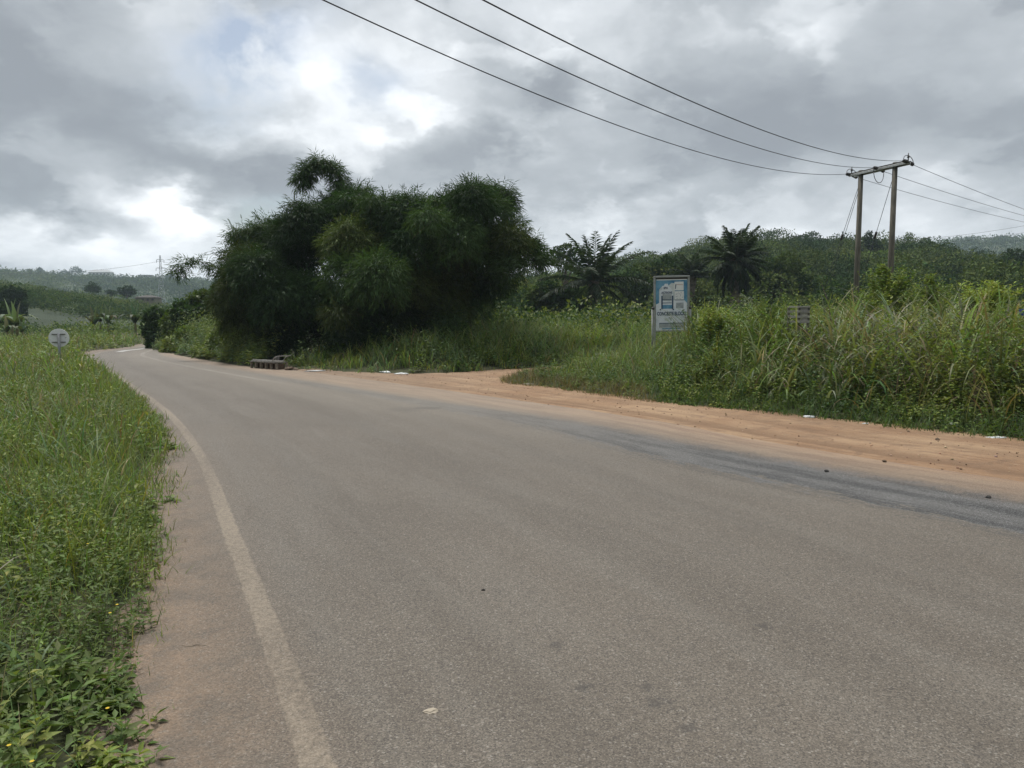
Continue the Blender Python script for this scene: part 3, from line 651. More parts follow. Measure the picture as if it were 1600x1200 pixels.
P = scatter(330, 800, 470, 960, .0085, slack=30)
crown_field(sh, P, 4.5, 9, 60, 1.9, [c_dk * .7, c_dk, c_weed * .6, c_gr * .7], .6, .012, 1., .6, .4)
P = scatter(-180, 330, 880, 960, .006, slack=30); crown_field(sh, P, 5, 8, 40, 2., [c_dk, c_weed * .8], .7, .012)
fw = link('woodland', sh.mesh('far_woodland'), M_far); tag(fw, 'hazy blue-green trees covering the far ridges', 'woodland', kind='stuff')
# ploughed field
m, q = new_mat('field_soil'); geo = q.n('ShaderNodeNewGeometry').outputs['Position']
rowv = q.n('ShaderNodeTexWave', i_Scale=.35, i_Vector=geo, i_Distortion=2.0, bands_direction='Y')
cc = q.mix(q.ss(q.noise(geo, 1.2, 6, .7), .35, .65), (.034, .050, .026, 1), (.055, .072, .038, 1)); cc = q.mix(q.m('MULTIPLY', rowv.outputs[1], .45), cc, (.035, .05, .028, 1))
finish(m, q, cc, .95, q.noise(geo, 3, 5, .7), 1., .3)
X = np.arange(-110, -38, 1.5); Y = np.arange(98, 143, 1.5)
fo = sheet('field', X, Y, lambda x, y: ground_z(x, y) + .12 - .5 * sm(np.abs(y - 120), 19, 23), m); tag(fo, 'flat grey-green crop field below the left hill', 'field', kind='structure')

# ------------------------------------------------------------------ bamboo
c_bam = np.array((.040, .076, .026)); c_bam2 = np.array((.055, .096, .031)); c_bam3 = np.array((.078, .106, .028))
M_bam = mat_leaf('bamboo_leaf', .2, .6, .15)
def sprays(s, P, V, C, nl=7, L0=.215, W0=.032, hang=.85):
    """weeping leaf sprays: P points, V outward directions"""
    n = len(P); D0 = nrm(V * np.array([.8, .8, .45]) + np.array([0, 0, -hang * .5]) + rng.normal(0, .33, (n, 3)))
    st_ = nrm(np.cross(D0, nrm(rng.normal(0, 1, (n, 3)))))
    Q = []; D = []
    for j in range(nl):
        a = (j % 2 * 2 - 1) * U(.35, .9, n)[:, None] if j < nl - 1 else np.zeros((n, 1))
        Dj = nrm(D0 + st_ * a + np.array([0, 0, -.22 * j / nl])); Q.append(P + D0 * (.075 * j)); D.append(Dj)
    Q = np.stack(Q, 1).reshape(-1, 3); D = np.stack(D, 1).reshape(-1, 3)
    N = nrm(np.repeat(V, nl, 0) * .5 + np.array([0, 0, .6]) + rng.normal(0, .35, D.shape))
    leaves(s, Q, D, N, L0 * U(.7, 1.25, n * nl), W0 * U(.8, 1.2, n * nl), vary(np.repeat(C, nl, 0), n * nl, .06, .18), fold=.1, droop=.2, wide=.3)
def mops(s, L, n0, cols, back=None):
    for (c, r) in L:
        r = max(.22, r - .18); n = int(n0 * r * r); v = nrm(rng.normal(0, 1, (n, 3)) + np.array([0, -.35, .6]))
        ph = random.uniform(0, 6)
        lm = 1 + .16 * np.sin(4 * v[:, 0] + ph) * np.sin(3.5 * v[:, 2] - ph) + .12 * np.sin(7 * v[:, 0] - 5 * v[:, 2] + ph)
        rad = r * lm * (.74 + .30 * rng.random(n) ** .7)
        P = np.array(c)[None] + v * rad[:, None] * np.array([1, 1, 1.1])
        k_ = (P[:, 2] > .15) & (v[:, 2] > -.62); P = P[k_]; v = v[k_]
        base = cols[random.randrange(len(cols))]; P = P + np.array([0, 0, .12])
        sprays(s, P, v, np.repeat(base[None] * random.uniform(.6, 1.35), len(P), 0))
def PX(lst, dep, jit=2.3):
    o = []
    for px, py, r in lst:
        Yd = dep + random.uniform(-jit, jit) + (py - 420) * -.006
        o.append((at(px, py, Yd), r / F * Yd))
    return o
def path3(pts, dep, n=10):
    Q = np.array([tuple(at(px, py, dep)) for px, py in pts]); Q = np.vstack([2 * Q[0] - Q[1], Q, 2 * Q[-1] - Q[-2]]); o = []
    for i in range(1, len(Q) - 2):
        for t in np.linspace(0, 1, n, endpoint=False):
            o.append(.5 * ((2 * Q[i]) + (-Q[i - 1] + Q[i + 1]) * t + (2 * Q[i - 1] - 5 * Q[i] + 4 * Q[i + 1] - Q[i + 2]) * t * t + (-Q[i - 1] + 3 * Q[i] - 3 * Q[i + 1] + Q[i + 2]) * t ** 3))
    o.append(Q[-2]); return np.array(o)
def bamboo(label, front, behind, base_px, depth, arches, ncul=9):
    bx = at(base_px, 560, depth + 1); gz = float(ground_z(bx.x, bx.y)); root = empty('bamboo_clump', (bx.x, bx.y, gz))
    tag(root, label, 'bamboo', 'bamboo clumps by the road')
    s = Soup(); org = np.array([bx.x, bx.y, gz])
    mops(s, front, 1150, [c_bam, c_bam2, c_bam, c_bam2, c_bam * .9, c_bam3]); mops(s, behind, 520, [c_bam * .4])  # rear leaf masses coloured darker to paint in the shaded hollows
    for pts, rr, per in arches:
        W = path3(pts, depth)
        for k in range(len(W)):
            n = per; v = nrm(rng.normal(0, 1, (n, 3)) + np.array([0, 0, .3])); P = W[k] + v * rr * U(.2, 1.1, n)[:, None]
            sprays(s, P, v, np.repeat(c_bam2[None], n, 0), nl=6, L0=.26)
    s.v = [v - org for v in s.v]
    link('foliage', s.mesh('bamboo_foliage'), M_bam, root)
    tops = [f[0] for f in front if f[0].z > 2.5]; random.shuffle(tops)
    for k in range(ncul):
        e = tops[k % len(tops)]; a = Vector((random.uniform(-1.2, 1.2), random.uniform(-.8, .8), 0)); t_ = Vector(e) - Vector(org)
        pts = [a, a + Vector((t_.x * .15, t_.y * .1, t_.z * .45)), a * .6 + Vector((t_.x * .5, t_.y * .4, t_.z * .85)), t_]
        b = bmesh.new(); tube(b, [pts[0] * (1 - u) ** 3 + pts[1] * 3 * u * (1 - u) ** 2 + pts[2] * 3 * u * u * (1 - u) + pts[3] * u ** 3 for u in np.linspace(0, 1, 12)], .045, .015, 6)
        link('culm', fin(b, 'culm'), M_culm, root)
    for pts, rr, per in arches:
        W = path3(pts, depth) - org; b = bmesh.new(); tube(b, [tuple(p) for p in W], .028, .008, 5); link('culm', fin(b, 'culm'), M_culm, root)
    return root
fA = PX([(385, 425, 34), (372, 470, 36), (415, 385, 36), (405, 440, 42), (450, 400, 44), (385, 515, 34), (440, 480, 44), (425, 525, 34), (465, 365, 34), (492, 410, 42), (480, 470, 38), (484, 348, 26), (514, 338, 27), (532, 316, 19), (548, 325, 22), (362, 500, 20), (360, 400, 12), (368, 378, 8), (385, 368, 14), (362, 440, 20), (440, 368, 22), (464, 330, 12), (470, 520, 34), (450, 540, 24)], 31.5)
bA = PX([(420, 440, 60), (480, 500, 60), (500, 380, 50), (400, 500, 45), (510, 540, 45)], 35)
bamboo('leftmost bamboo clump, tallest plume on top and a thin branch arching out left', fA, bA, 455, 32.0,
       [([(548, 345), (540, 305), (528, 274), (508, 255), (488, 258), (475, 274), (471, 284)], .23, 13), ([(372, 455), (352, 428), (330, 415), (308, 408), (290, 410), (279, 418), (275, 428)], .12, 3), ([(386, 400), (374, 375), (368, 362)], .16, 6), ([(545, 320), (560, 296), (572, 300)], .18, 7)])
fB = PX([(562, 345, 36), (600, 345, 34), (638, 342, 32), (668, 352, 26), (548, 395, 42), (595, 395, 44), (640, 400, 40), (545, 445, 36), (590, 450, 44), (565, 500, 50), (610, 505, 40), (548, 540, 30), (590, 545, 30), (640, 455, 38), (530, 500, 24), (625, 545, 22), (578, 320, 16), (655, 322, 14)], 28.6)
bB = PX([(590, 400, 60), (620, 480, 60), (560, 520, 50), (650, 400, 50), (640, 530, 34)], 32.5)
bamboo('middle bamboo clump with broad rounded drooping leaf masses nearest the road', fB, bB, 590, 29.5, [([(640, 350), (655, 325), (676, 314), (690, 322)], .18, 7), ([(600, 345), (610, 318), (628, 312)], .16, 7)])
fC = PX([(700, 345, 34), (735, 328, 34), (768, 350, 34), (745, 312, 24), (712, 385, 40), (765, 395, 40), (800, 385, 26), (695, 430, 42), (750, 435, 42), (820, 405, 26), (835, 412, 16), (806, 368, 20), (690, 480, 38), (735, 480, 34), (795, 425, 24), (668, 505, 28), (700, 515, 24), (718, 312, 20), (775, 325, 18), (825, 390, 16), (770, 455, 24)], 30.5)
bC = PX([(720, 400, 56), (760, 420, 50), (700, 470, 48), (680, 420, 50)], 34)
bamboo('rightmost bamboo clump, its right side hanging out beside the palm', fC, bC, 715, 31.5, [([(738, 335), (748, 306), (768, 294), (786, 298), (796, 312), (797, 328)], .22, 9), ([(800, 380), (828, 378), (845, 395), (848, 414)], .25, 10), ([(700, 345), (690, 325), (697, 308)], .18, 7)])

# ------------------------------------------------------------------ trees
def tree(name, label, cat, group, lobes, depth, base, n=260, leaf=.3, cols=(c_dk,), trunk=.18, mat=None, flat=.8, shell=.55, limb=True, **k):
    bx = at(base, 500, depth); gz = float(ground_z(bx.x, bx.y)) - .05; root = empty(name, (bx.x, bx.y, gz))
    tag(root, label, cat, group); org = Vector((bx.x, bx.y, gz))
    Cn = []; Rd = []
    for px, py, r in lobes:
        Yd = depth + random.uniform(-.8, .8) * r / F * depth; p = at(px, py, Yd); rr = r / F * Yd
        Cn.append(p - org); Rd.append((rr, rr, rr * flat))
    s = Soup(); m_ = len(Cn); rv = np.array(Rd)
    for a in range(m_):                 # number of leaves by size of the lobe
        nn = int(n * (Rd[a][0] / max(rv[:, 0])) ** 2) + 20
        crowns(s, np.array([Cn[a]]), rv[a:a + 1], nn, np.array([leaf]), np.array([cols[a % len(cols)]]), shell=shell, **k)
    link('crown', s.mesh(name + '_crown'), mat or M_far, root)
    b = bmesh.new(); top = sum((Vector(c) for c in Cn), Vector()) / m_
    tube(b, [Vector((0, 0, -.2)), top * .45 + Vector((trunk * .5, 0, 0)), top * .95], trunk, trunk * .45, 7)
    if limb:
        for c in Cn: tube(b, [top * .5, (top * .5 + Vector(c)) * .5 + Vector((0, 0, .08 * top.z)), Vector(c)], trunk * .4, trunk * .12, 5)
    link('trunk', fin(b, 'trunk'), M_bark, root); return root
g_ = 'broadleaf trees left of the bamboo'
tree('tree', 'small dark glossy tree at the bend where the road disappears', 'tree', g_, [(243, 495, 16), (238, 515, 14), (252, 525, 20), (246, 540, 14), (262, 505, 16)], 45, 248, 900, .26, (c_dk * .85, c_dk), .12, M_leaf)
tree('tree', 'wide dark tree between the bend tree and the leftmost bamboo clump', 'tree', g_, [(290, 490, 24), (315, 470, 20), (320, 500, 26), (340, 480, 22), (275, 510, 22), (350, 455, 16), (300, 525, 20)], 43, 312, 1300, .26, (c_dk, c_weed * .7, c_dk * .9), .16, M_leaf)
tree('shrub', 'yellow-green roadside shrub in front of the small dark bend tree', 'shrub', 'roadside shrubs', [(275, 538, 16), (292, 530, 20), (308, 545, 18), (262, 548, 10)], 38.5, 288, 800, .2, (c_lime * .85, c_weed, c_lime * .7), .05, M_leaf)
tree('shrub', 'leafy green roadside shrub under the leftmost bamboo clump', 'shrub', 'roadside shrubs', [(345, 540, 20), (368, 545, 18), (330, 550, 16)], 33, 348, 800, .2, (c_gr * .9, c_blue * .8), .05, M_leaf)
tree('tree', 'round dark tree on the slope at the left edge of the picture', 'tree', 'dark trees on the left', [(18, 462, 17), (8, 470, 16), (28, 478, 12), (14, 488, 16), (30, 492, 9)], 112, 18, 1100, .55, (c_dk * .65, c_dk * .55), .35)
tree('tree', 'low dark tree behind the banana plants at the left edge', 'tree', 'dark trees on the left', [(-4, 490, 18), (6, 505, 18), (-6, 520, 20), (12, 522, 10)], 80, -2, 1100, .42, (c_dk * .75, c_dk * .6), .3)
tree('tree', 'dome-shaped lone tree on the crest of the left hill', 'tree', 'trees on the left hill', [(145, 449, 8), (138, 451, 6), (152, 452, 6)], 235, 145, 500, .5, (c_dk * .8,), .3)
tree('tree', 'flat dark tree just right of the dome-shaped hill tree', 'tree', 'trees on the left hill', [(192, 455, 7), (200, 453, 7), (208, 456, 5), (196, 458, 8)], 225, 198, 500, .5, (c_dk * .65,), .3)
tree('tree', 'small bush-like tree between the dome tree and the flat tree', 'tree', 'trees on the left hill', [(171, 457, 5), (178, 458, 4)], 230, 174, 300, .5, (c_dk * .8,), .3)
for px, py, r, lb in ((46, 420, 4, 'small lone tree leftmost on the far left ridge'), (62, 419, 5, 'spreading tree second from the left on the far ridge'), (118, 419, 9, 'tallest tree on the far left ridge'), (101, 423, 7, 'bushy tree just left of the tallest ridge tree'), (266, 427, 6, 'umbrella-shaped tree beside the pylon on the far ridge'), (279, 431, 3, 'tiny tree right of the umbrella tree on the far ridge'), (8, 422, 6, 'dark tree at the left end of the far ridge')):
    tree('tree', lb, 'tree', 'trees on the far left ridge', [(px, py + 3, r * .8), (px + r * .8, py + 4 + r * .2, r * .5), (px - r * .9, py + 5 + r * .2, r * .45)], 900, px, 260, 1.6, (c_dk * .9,), .7, flat=.7)
tree('tree', 'thin spreading tree with sky showing through, behind the left oil palm', 'tree', 'trees below the right hill', [(872, 396, 10), (885, 392, 12), (902, 398, 11), (880, 412, 12), (900, 415, 10), (862, 408, 6)], 92, 884, 300, .38, (c_dk * .9, c_weed * .6), .22, shell=.8)
tree('tree', 'bushy dark tree filling the gap between bamboo and left oil palm', 'tree', 'trees below the right hill', [(856, 455, 18), (838, 462, 16), (872, 468, 20), (892, 462, 16), (865, 484, 20), (830, 480, 16), (900, 478, 18)], 66, 868, 900, .34, (c_dk * .8, c_weed * .6, c_dk), .25)
tree('tree', 'broad dark tree between the two tall oil palms', 'tree', 'trees below the right hill', [(985, 440, 22), (1010, 430, 24), (1000, 460, 22), (1045, 420, 24), (970, 465, 20), (1030, 455, 26), (1060, 450, 22)], 84, 1010, 900, .40, (c_dk * .75, c_weed * .6, c_dk * .85), .25)
tree('tree', 'wide dark tree right of the tall oil palm, hillside behind it', 'tree', 'trees below the right hill', [(1205, 430, 26), (1230, 415, 24), (1195, 455, 24), (1245, 445, 24), (1180, 440, 22), (1265, 455, 20)], 82, 1215, 900, .40, (c_dk * .75, c_weed * .6, c_dk * .85), .25)
tree('tree', 'domed tree group on the hill crest right of the tall oil palm', 'tree', 'trees on the right hill crest', [(1250, 376, 12), (1268, 374, 13), (1285, 380, 10), (1235, 382, 9)], 200, 1262, 600, .55, (c_dk * .75, c_dk * .9), .3)
tree('tree', 'pale umbrella tree on the hill crest just left of the utility poles', 'tree', 'trees on the right hill crest', [(1315, 379, 8), (1307, 381, 5), (1322, 381, 5)], 238, 1315, 220, .6, (c_gr * .8,), .3, flat=.5)
tree('tree', 'dark pointed layered tree on the crest between the utility poles', 'tree', 'trees on the right hill crest', [(1358, 364, 4), (1356, 372, 8), (1360, 380, 12), (1350, 388, 12), (1370, 389, 10)], 150, 1359, 350, .45, (c_dk * .5,), .25, flat=.5)
tree('tree', 'thin pale tree on the crest just right of the utility poles', 'tree', 'trees on the right hill crest', [(1420, 368, 5), (1423, 376, 6), (1417, 380, 6)], 240, 1420, 130, .6, (c_gr * .7,), .25)
tree('tree', 'small flat-topped tree on the right shoulder of the crest', 'tree', 'trees on the right hill crest', [(1447, 375, 6), (1441, 379, 5), (1453, 380, 5)], 240, 1447, 150, .6, (c_gr * .7,), .25, flat=.5)
tree('tree', 'dark rounded tree at the right edge above the cane grass', 'tree', 'trees on the right hill crest', [(1585, 400, 13), (1575, 415, 18), (1598, 416, 18), (1560, 430, 16), (1588, 440, 24), (1620, 420, 20)], 105, 1585, 900, .45, (c_dk * .6, c_dk * .75), .3)
def bush(label, group, lobes, depth, base, n, leaf, cols):
    bx = at(base, 500, depth); gz = float(ground_z(bx.x, bx.y)) - .05; root = empty('shrub', (bx.x, bx.y, gz)); tag(root, label, 'shrub', group)
    s = Soup(); tot = sum(l[2] ** 2 for l in lobes); b = bmesh.new()
    for i, (px, py, r_) in enumerate(lobes):
        p = at(px, py, depth + random.uniform(-.3, .3)); rr = r_ / F * depth; k = max(6, int(n * r_ ** 2 / tot / 30))
        P = np.column_stack([p.x - bx.x + rng.normal(0, rr * .55, k), p.y - bx.y + rng.normal(0, rr * .55, k), np.full(k, max(0., p.z - gz - rr * 1.6))])
        h = rr * 2.6 * U(.6, 1.15, k); stems(s, P, h, 30, np.full(k, leaf) * U(.8, 1.2, k), pick(P, [cols[i % len(cols)], cols[(i + 1) % len(cols)]], 2., i, 1.), .5, .5, .42)
        tube(b, [(0, 0, 0), ((p.x - bx.x) * .4, 0, (p.z - gz) * .4), (p.x - bx.x, p.y - bx.y, p.z - gz)], .02, .008, 5)
    link('foliage', s.mesh('shrub_foliage'), M_leaf, root); link('stem', fin(b, 'shrub_stem'), M_bark, root); return root
# young trees and bright shrubs standing in the cane grass
bush('tall leafy bush hiding the foot of the right utility pole', 'bushes in the cane grass', [(1385, 462, 26), (1368, 480, 26), (1400, 440, 16), (1404, 480, 28), (1380, 435, 14), (1350, 488, 20), (1428, 488, 22), (1384, 418, 8)], 21, 1388, int(2600 * 4), .15, (c_gr, c_lime * 1.1, c_weed * 1.2))
bush('bright green sapling between the pole bush and the yellow bush', 'bushes in the cane grass', [(1455, 452, 14), (1462, 468, 18), (1440, 475, 16), (1448, 436, 6)], 20, 1455, int(1200 * 2.2), .13, (c_lime, c_weed * 1.2))
bush('yellow-green feathery bush near the right edge above the cane grass', 'bushes in the cane grass', [(1540, 462, 17), (1558, 468, 15), (1522, 474, 15), (1550, 449, 8)], 18.5, 1545, int(1400 * 2.2), .16, (c_lime * 1.5, c_lime * 1.2))
bush('lime green bush right beside the blue and white signboard', 'bushes in the cane grass', [(1108, 490, 14), (1122, 498, 14), (1100, 505, 12), (1135, 508, 12), (1115, 515, 16)], 19.5, 1112, int(1500 * 2.2), .12, (c_lime * 1.25, c_lime))
bush('round leafy bush with small twigs left of the grey pallet', 'bushes in the cane grass', [(1185, 490, 18), (1205, 480, 16), (1170, 510, 18), (1200, 510, 20), (1222, 500, 12)], 20.5, 1192, int(1200 * 2.2), .12, (c_weed, c_lime * .8, c_dk * 1.2))
bush('dark leafy bush at the road side below the lime green bush', 'bushes in the cane grass', [(1110, 590, 18), (1130, 600, 18), (1095, 575, 16), (1145, 580, 16), (1115, 560, 16), (1100, 605, 12)], 16.2, 1118, int(1300 * 2.2), .11, (c_weed, c_lime * .7))

# ------------------------------------------------------------------ oil palms
c_palm = np.array((.030, .048, .020))
def frond(L, e0, droop, leafL, rnd, nl=36):
    t = np.linspace(0, 1, 12); ang = e0 - droop * t ** 1.4; st_ = L / 11
    x = np.concatenate([[0], np.cumsum(np.cos(ang[:-1]) * st_)]); z = np.concatenate([[0], np.cumsum(np.sin(ang[:-1]) * st_)])
    s = Soup(); tl = np.repeat(np.linspace(.12, .99, nl), 2); n = len(tl); sgn = np.tile([1, -1], nl)
    P = np.column_stack([np.interp(tl, t, x), np.zeros(n), np.interp(tl, t, z)])
    a = np.interp(tl, t, ang); T = np.column_stack([np.cos(a), np.zeros(n), np.sin(a)])
    D = nrm(T * (.55 + .5 * tl[:, None]) + np.array([0, 1, 0]) * sgn[:, None] * .85 + np.array([0, 0, -.25]) + rng.normal(0, .14, (n, 3)))
    LL = leafL * np.sin(np.pi * np.clip(tl * .85 + .12, 0, 1)) ** .6 * U(.8, 1.15, n)
    leaves(s, P, D, nrm(np.array([0, 0, 1]) + rng.normal(0, .3, (n, 3))), LL, np.full(n, .12), vary(c_palm * rnd, n, .05, .15), fold=.1, droop=.22)
    w_ = .06 * (1 - .8 * t); cl = np.array([[.07, .07, .035]])
    A = np.column_stack([x, w_, z]); B = np.column_stack([x, -w_, z]); Cc = np.column_stack([x, w_ * 0, z - w_])
    V = np.stack([A, B, Cc], 1).reshape(1, -1, 3); fc = []
    for i in range(11):
        o = 3 * i; fc += [(o, o + 1, o + 4, o + 3), (o + 1, o + 2, o + 5, o + 4), (o + 2, o, o + 3, o + 5)]
    s.add(V, fc, cl); return s.mesh('frond')
def oil_palm(label, px, py, depth, L, els, nfr, leafL=.85, tr=.32, droop=1.2):
    p = at(px, py, depth); gz = float(ground_z(p.x, p.y)); root = empty('oil_palm', (p.x, p.y, gz)); tag(root, label, 'palm', 'oil palms below the hill'); h = p.z - gz
    b = bmesh.new(); N = 26
    rings = []
    for i in range(N):
        zz_ = -.2 + (h + .25) * i / (N - 1); r = tr * (1.15 - .25 * i / N) * (1 + .14 * (i % 2)) + (.12 if i > N - 6 else 0)
        rings.append([b.verts.new((r * (1 + .1 * math.sin(5 * k + i)) * math.cos(k * .628 + i * .31), r * math.sin(k * .628 + i * .31), zz_)) for k in range(10)])
    for i in range(N - 1):
        for k in range(10): b.faces.new((rings[i][k], rings[i][(k + 1) % 10], rings[i + 1][(k + 1) % 10], rings[i + 1][k]))
    b.faces.new(rings[-1]); link('trunk', fin(b, 'palm_trunk'), M_bark, root)
    for i in range(nfr):
        u = (i + .5) / nfr; e = R(els[0] + (els[1] - els[0]) * u + random.uniform(-7, 7))
        fo = link('frond', frond(L * random.uniform(.85, 1.1), e, droop * random.uniform(.75, 1.2) * (.55 + .6 * (1 - e / 1.6)), leafL, random.uniform(.75, 1.2)), M_leaf, root, (0, 0, h - .15))
        fo.rotation_euler.z = i * 2.399 + random.uniform(-.2, .2)
oil_palm('left oil palm with spread fronds against the sky, left of the signboard', 928, 440, 62, 4.9, (86, -20), 30, .95, .32, .85)
oil_palm('tallest oil palm with dense upright crown, right of the signboard', 1150, 405, 62, 3.1, (89, -60), 46, .8, .42, .8)
oil_palm('narrow dark oil palm directly behind the signboard', 1082, 432, 76, 3.0, (88, 10), 20, .75, .3, .9)

# ------------------------------------------------------------------ banana plants
c_ban = np.array((.13, .18, .09))
def banana(label, px, depth, h, nl, tone):
    p = at(px, 530, depth); gz = float(ground_z(p.x, p.y)); root = empty('banana_plant', (p.x, p.y, gz)); tag(root, label, 'banana plant', 'banana plants beyond the verge')
    b = bmesh.new(); tube(b, [(0, 0, -.1), (.03, 0, h * .3), (.02, .02, h * .45)], .13, .07, 8); link('stem', fin(b, 'banana_stem'), M_culm, root)
    for i in range(nl):
        s = Soup(); up = i < 2
        blades(s, np.array([[0, 0, h * .40]]), np.array([i * 2.4 + random.random()]), np.array([h * (.62 if up else .70)]), np.array([h * .15]), np.array([.08 if up else .55]), np.array([.3 if up else 2.3]), vary(c_ban * (1.25 if up else .75) * tone, 1), seg=9, twist=np.array([0.]))
        link('leaf', s.mesh('banana_leaf'), M_leaf, root)
for px, dpt, h, nl, tn, lb in ((12, 50, 2.0, 7, .9, 'leftmost banana plant, low, at the picture edge'), (19, 53, 3.2, 8, 1.1, 'tall banana plant with pale upright leaves near the left edge'), (27, 51, 2.9, 8, 1., 'banana plant right next to the tall one at the left edge'), (35, 50, 1.9, 6, .7, 'small banana plant with spread leaves, left of the round sign'), (148, 66, 3.0, 9, .8, 'banana plant with dark spreading leaves right of the round sign'), (158, 68, 3.2, 8, .6, 'dark banana plant in the middle of the group right of the round sign'), (170, 66, 3.0, 8, .9, 'banana plant with one pale upright leaf, right one of its group'), (212, 62, 3.0, 8, .6, 'banana plant near the bend, beside the dark tree')):
    banana(lb, px, dpt, h, nl, tn)

# ------------------------------------------------------------------ round road sign seen from behind
p = at(92, 528, 24.6); sgn_ = empty('road_sign', (p.x, p.y, float(ground_z(p.x, p.y)))); tag(sgn_, 'round road sign seen from its pale metal back, standing in the left verge', 'road sign')
sgn_.rotation_euler.z = R(20); hz = p.z - sgn_.location.z
M_plate = mat_noise('sign_back', (.68, .70, .70), (.78, .79, .79), 5, .5, .05, .0, c3=(.60, .61, .60))
b = bmesh.new(); r_ = .305
vs = [[b.verts.new((r_ * k2 * math.cos(a), yy, hz + r_ * k2 * math.sin(a))) for a in np.linspace(0, 2 * math.pi, 48, endpoint=False)] for k2, yy in ((.985, 0), (1, .004), (1, .012), (.985, .016))]
b.faces.new(vs[0]); b.faces.new(vs[-1][::-1])
for i in range(3):
    for k in range(48): b.faces.new((vs[i][k], vs[i][(k + 1) % 48], vs[i + 1][(k + 1) % 48], vs[i + 1][k]))
link('plate', fin(b, 'sign_plate'), M_plate, sgn_)
for zz_ in (.125, -.14):
    b = bmesh.new(); box(b, (0, -.018, hz + zz_), (.40, .03, .022), bev=.003); link('bracket', fin(b, 'bracket'), M_dark, sgn_)
b = bmesh.new(); tube(b, [(.01, -.062, -.3), (.01, -.062, hz + .14)], .042, .042, 14); link('post', fin(b, 'post'), mat_noise('sign_post', (.17, .18, .18), (.24, .25, .25), 6, .55, .1, .3), sgn_)
b = bmesh.new(); box(b, (.19, -.003, hz + .0), (.03, .004, .012)); box(b, (.215, -.003, hz + .02), (.02, .004, .014)); link('sticker', fin(b, 'sticker'), M_dark, sgn_)

# ------------------------------------------------------------------ blue and white signboard
D_ = 22.0; K = D_ / F
pc = at(1051, 470, D_); gz = float(ground_z(pc.x, pc.y)); bb = empty('signboard', (pc.x, pc.y, gz), R(-4)); tag(bb, 'weathered blue and white upright signboard reading CONCRETE BLOCKS in the tall grass', 'signboard')
bb.rotation_euler.y = R(-1)
Wb, Hb = 52 * K, 84 * K; zt = at(1051, 431, D_).z - gz; zb = zt - Hb
M_frame = mat_noise('board_frame', (.26, .27, .26), (.36, .37, .36), 7, .6, .2, .3)
M_w = mat_noise('print_white', (.66, .70, .75), (.76, .79, .82), 5, .6, .05, c3=(.56, .60, .64))
M_w2 = mat_noise('print_paper', (.74, .75, .74), (.80, .80, .79), 6, .6, .05)
M_b = mat_noise('print_blue', (.06, .20, .34), (.17, .36, .50), 3.2, .55, .05, c3=(.38, .52, .62))
M_n = mat_noise('print_navy', (.025, .06, .12), (.05, .09, .15), 9, .6, .05)
M_g = mat_noise('print_grey', (.30, .33, .34), (.42, .45, .46), 9, .6, .05)
M_cl = mat_noise('print_cloud', (.52, .57, .58), (.66, .68, .66), 4, .6, .05)
def part(name, mat, parent, fn):
    b = bmesh.new(); fn(b); return link(name, fin(b, name), mat, parent)
for sx in (-1, 1): part('post', M_frame, bb, lambda b: box(b, (sx * (Wb / 2 - .0), 0.0, (zt - .3) / 2), (.055, .055, zt + .3), bev=.006))
part('frame_rail', M_frame, bb, lambda b: box(b, (0, -.005, zt - .02), (Wb + .06, .075, .05), bev=.005))
part('frame_rail', M_dark, bb, lambda b: box(b, (0, .0, zt - .075), (Wb - .06, .03, .05)))
part('frame_rail', M_frame, bb, lambda b: box(b, (0, -.0, zb - .02), (Wb - .06, .05, .04), bev=.004))
for sx in (-1, 1):
    part('brace_post', M_frame, bb, lambda b: (tube(b, [(sx * (Wb / 2 + .06), .05, -.3), (sx * (Wb / 2 + .06), .05, zt - .98)], .028, .028, 10)))
    part('knob', M_dark, bb, lambda b: (bmesh.ops.create_uvsphere(b, u_segments=14, v_segments=8, radius=.045, matrix=Matrix.Translation((sx * (Wb / 2 + .045), -.01, zt - .95)))))
pw, phh = Wb - .075, Hb - .10; px0, pz0 = -pw / 2, zt - .10
panel = part('panel', M_b, bb, lambda b: box(b, (0, .0, pz0 - phh / 2), (pw, .02, phh)))
def uv(u, v, y=-.012): return (px0 + u * pw, y, pz0 - v * phh)
def poly_piece(name, mat, pts, lay=1):
    b = bmesh.new(); y0 = -.010 - .003 * lay
    f = [b.verts.new(uv(u, v, y0)) for u, v in pts]; k = [b.verts.new(uv(u, v, -.0095)) for u, v in pts]
    b.faces.new(f); b.faces.new(k[::-1])
    for i in range(len(f)): b.faces.new((f[i], f[(i + 1) % len(f)], k[(i + 1) % len(f)], k[i]))
    o = link(name, fin(b, name), mat, panel); return o
def rect(name, mat, u0, v0, u1, v1, lay=1): return poly_piece(name, mat, [(u0, v0), (u1, v0), (u1, v1), (u0, v1)], lay)
rect('print_edge', M_w2, .02, .0, .98, .018)
poly_piece('print_cloud', M_cl, [(.36, .14), (.5, .07), (.6, .08), (.6, .45), (.1, .45), (.1, .2), (.2, .13)], 1)
poly_piece('print_field', M_w, [(.0, 1.), (.0, .49), (.10, .46), (.12, .22), (.2, .20), (.2, .13), (.26, .12), (.28, .085), (.38, .085), (.39, .12), (.5, .19), (.53, .24), (.55, .32), (.52, .41), (.9, .41), (.99, .47), (1., 1.)], 2)
rect('print_paper', M_w2, .59, .05, .88, .22, 3); rect('print_paper', M_w2, .6, .235, .89, .40, 3)
rect('print_picture', M_g, .64, .46, .88, .57, 3)
for a_ in (.17, .51): rect('print_bar', M_n, a_, .32, a_ + .045, .58, 3)
rect('print_bar', M_g, .21, .29, .50, .395, 3); rect('print_bar', M_n, .21, .395, .50, .41, 4); rect('print_bar', M_n, .21, .455, .50, .468, 3); rect('print_bar', M_b, .20, .50, .52, .575, 3)
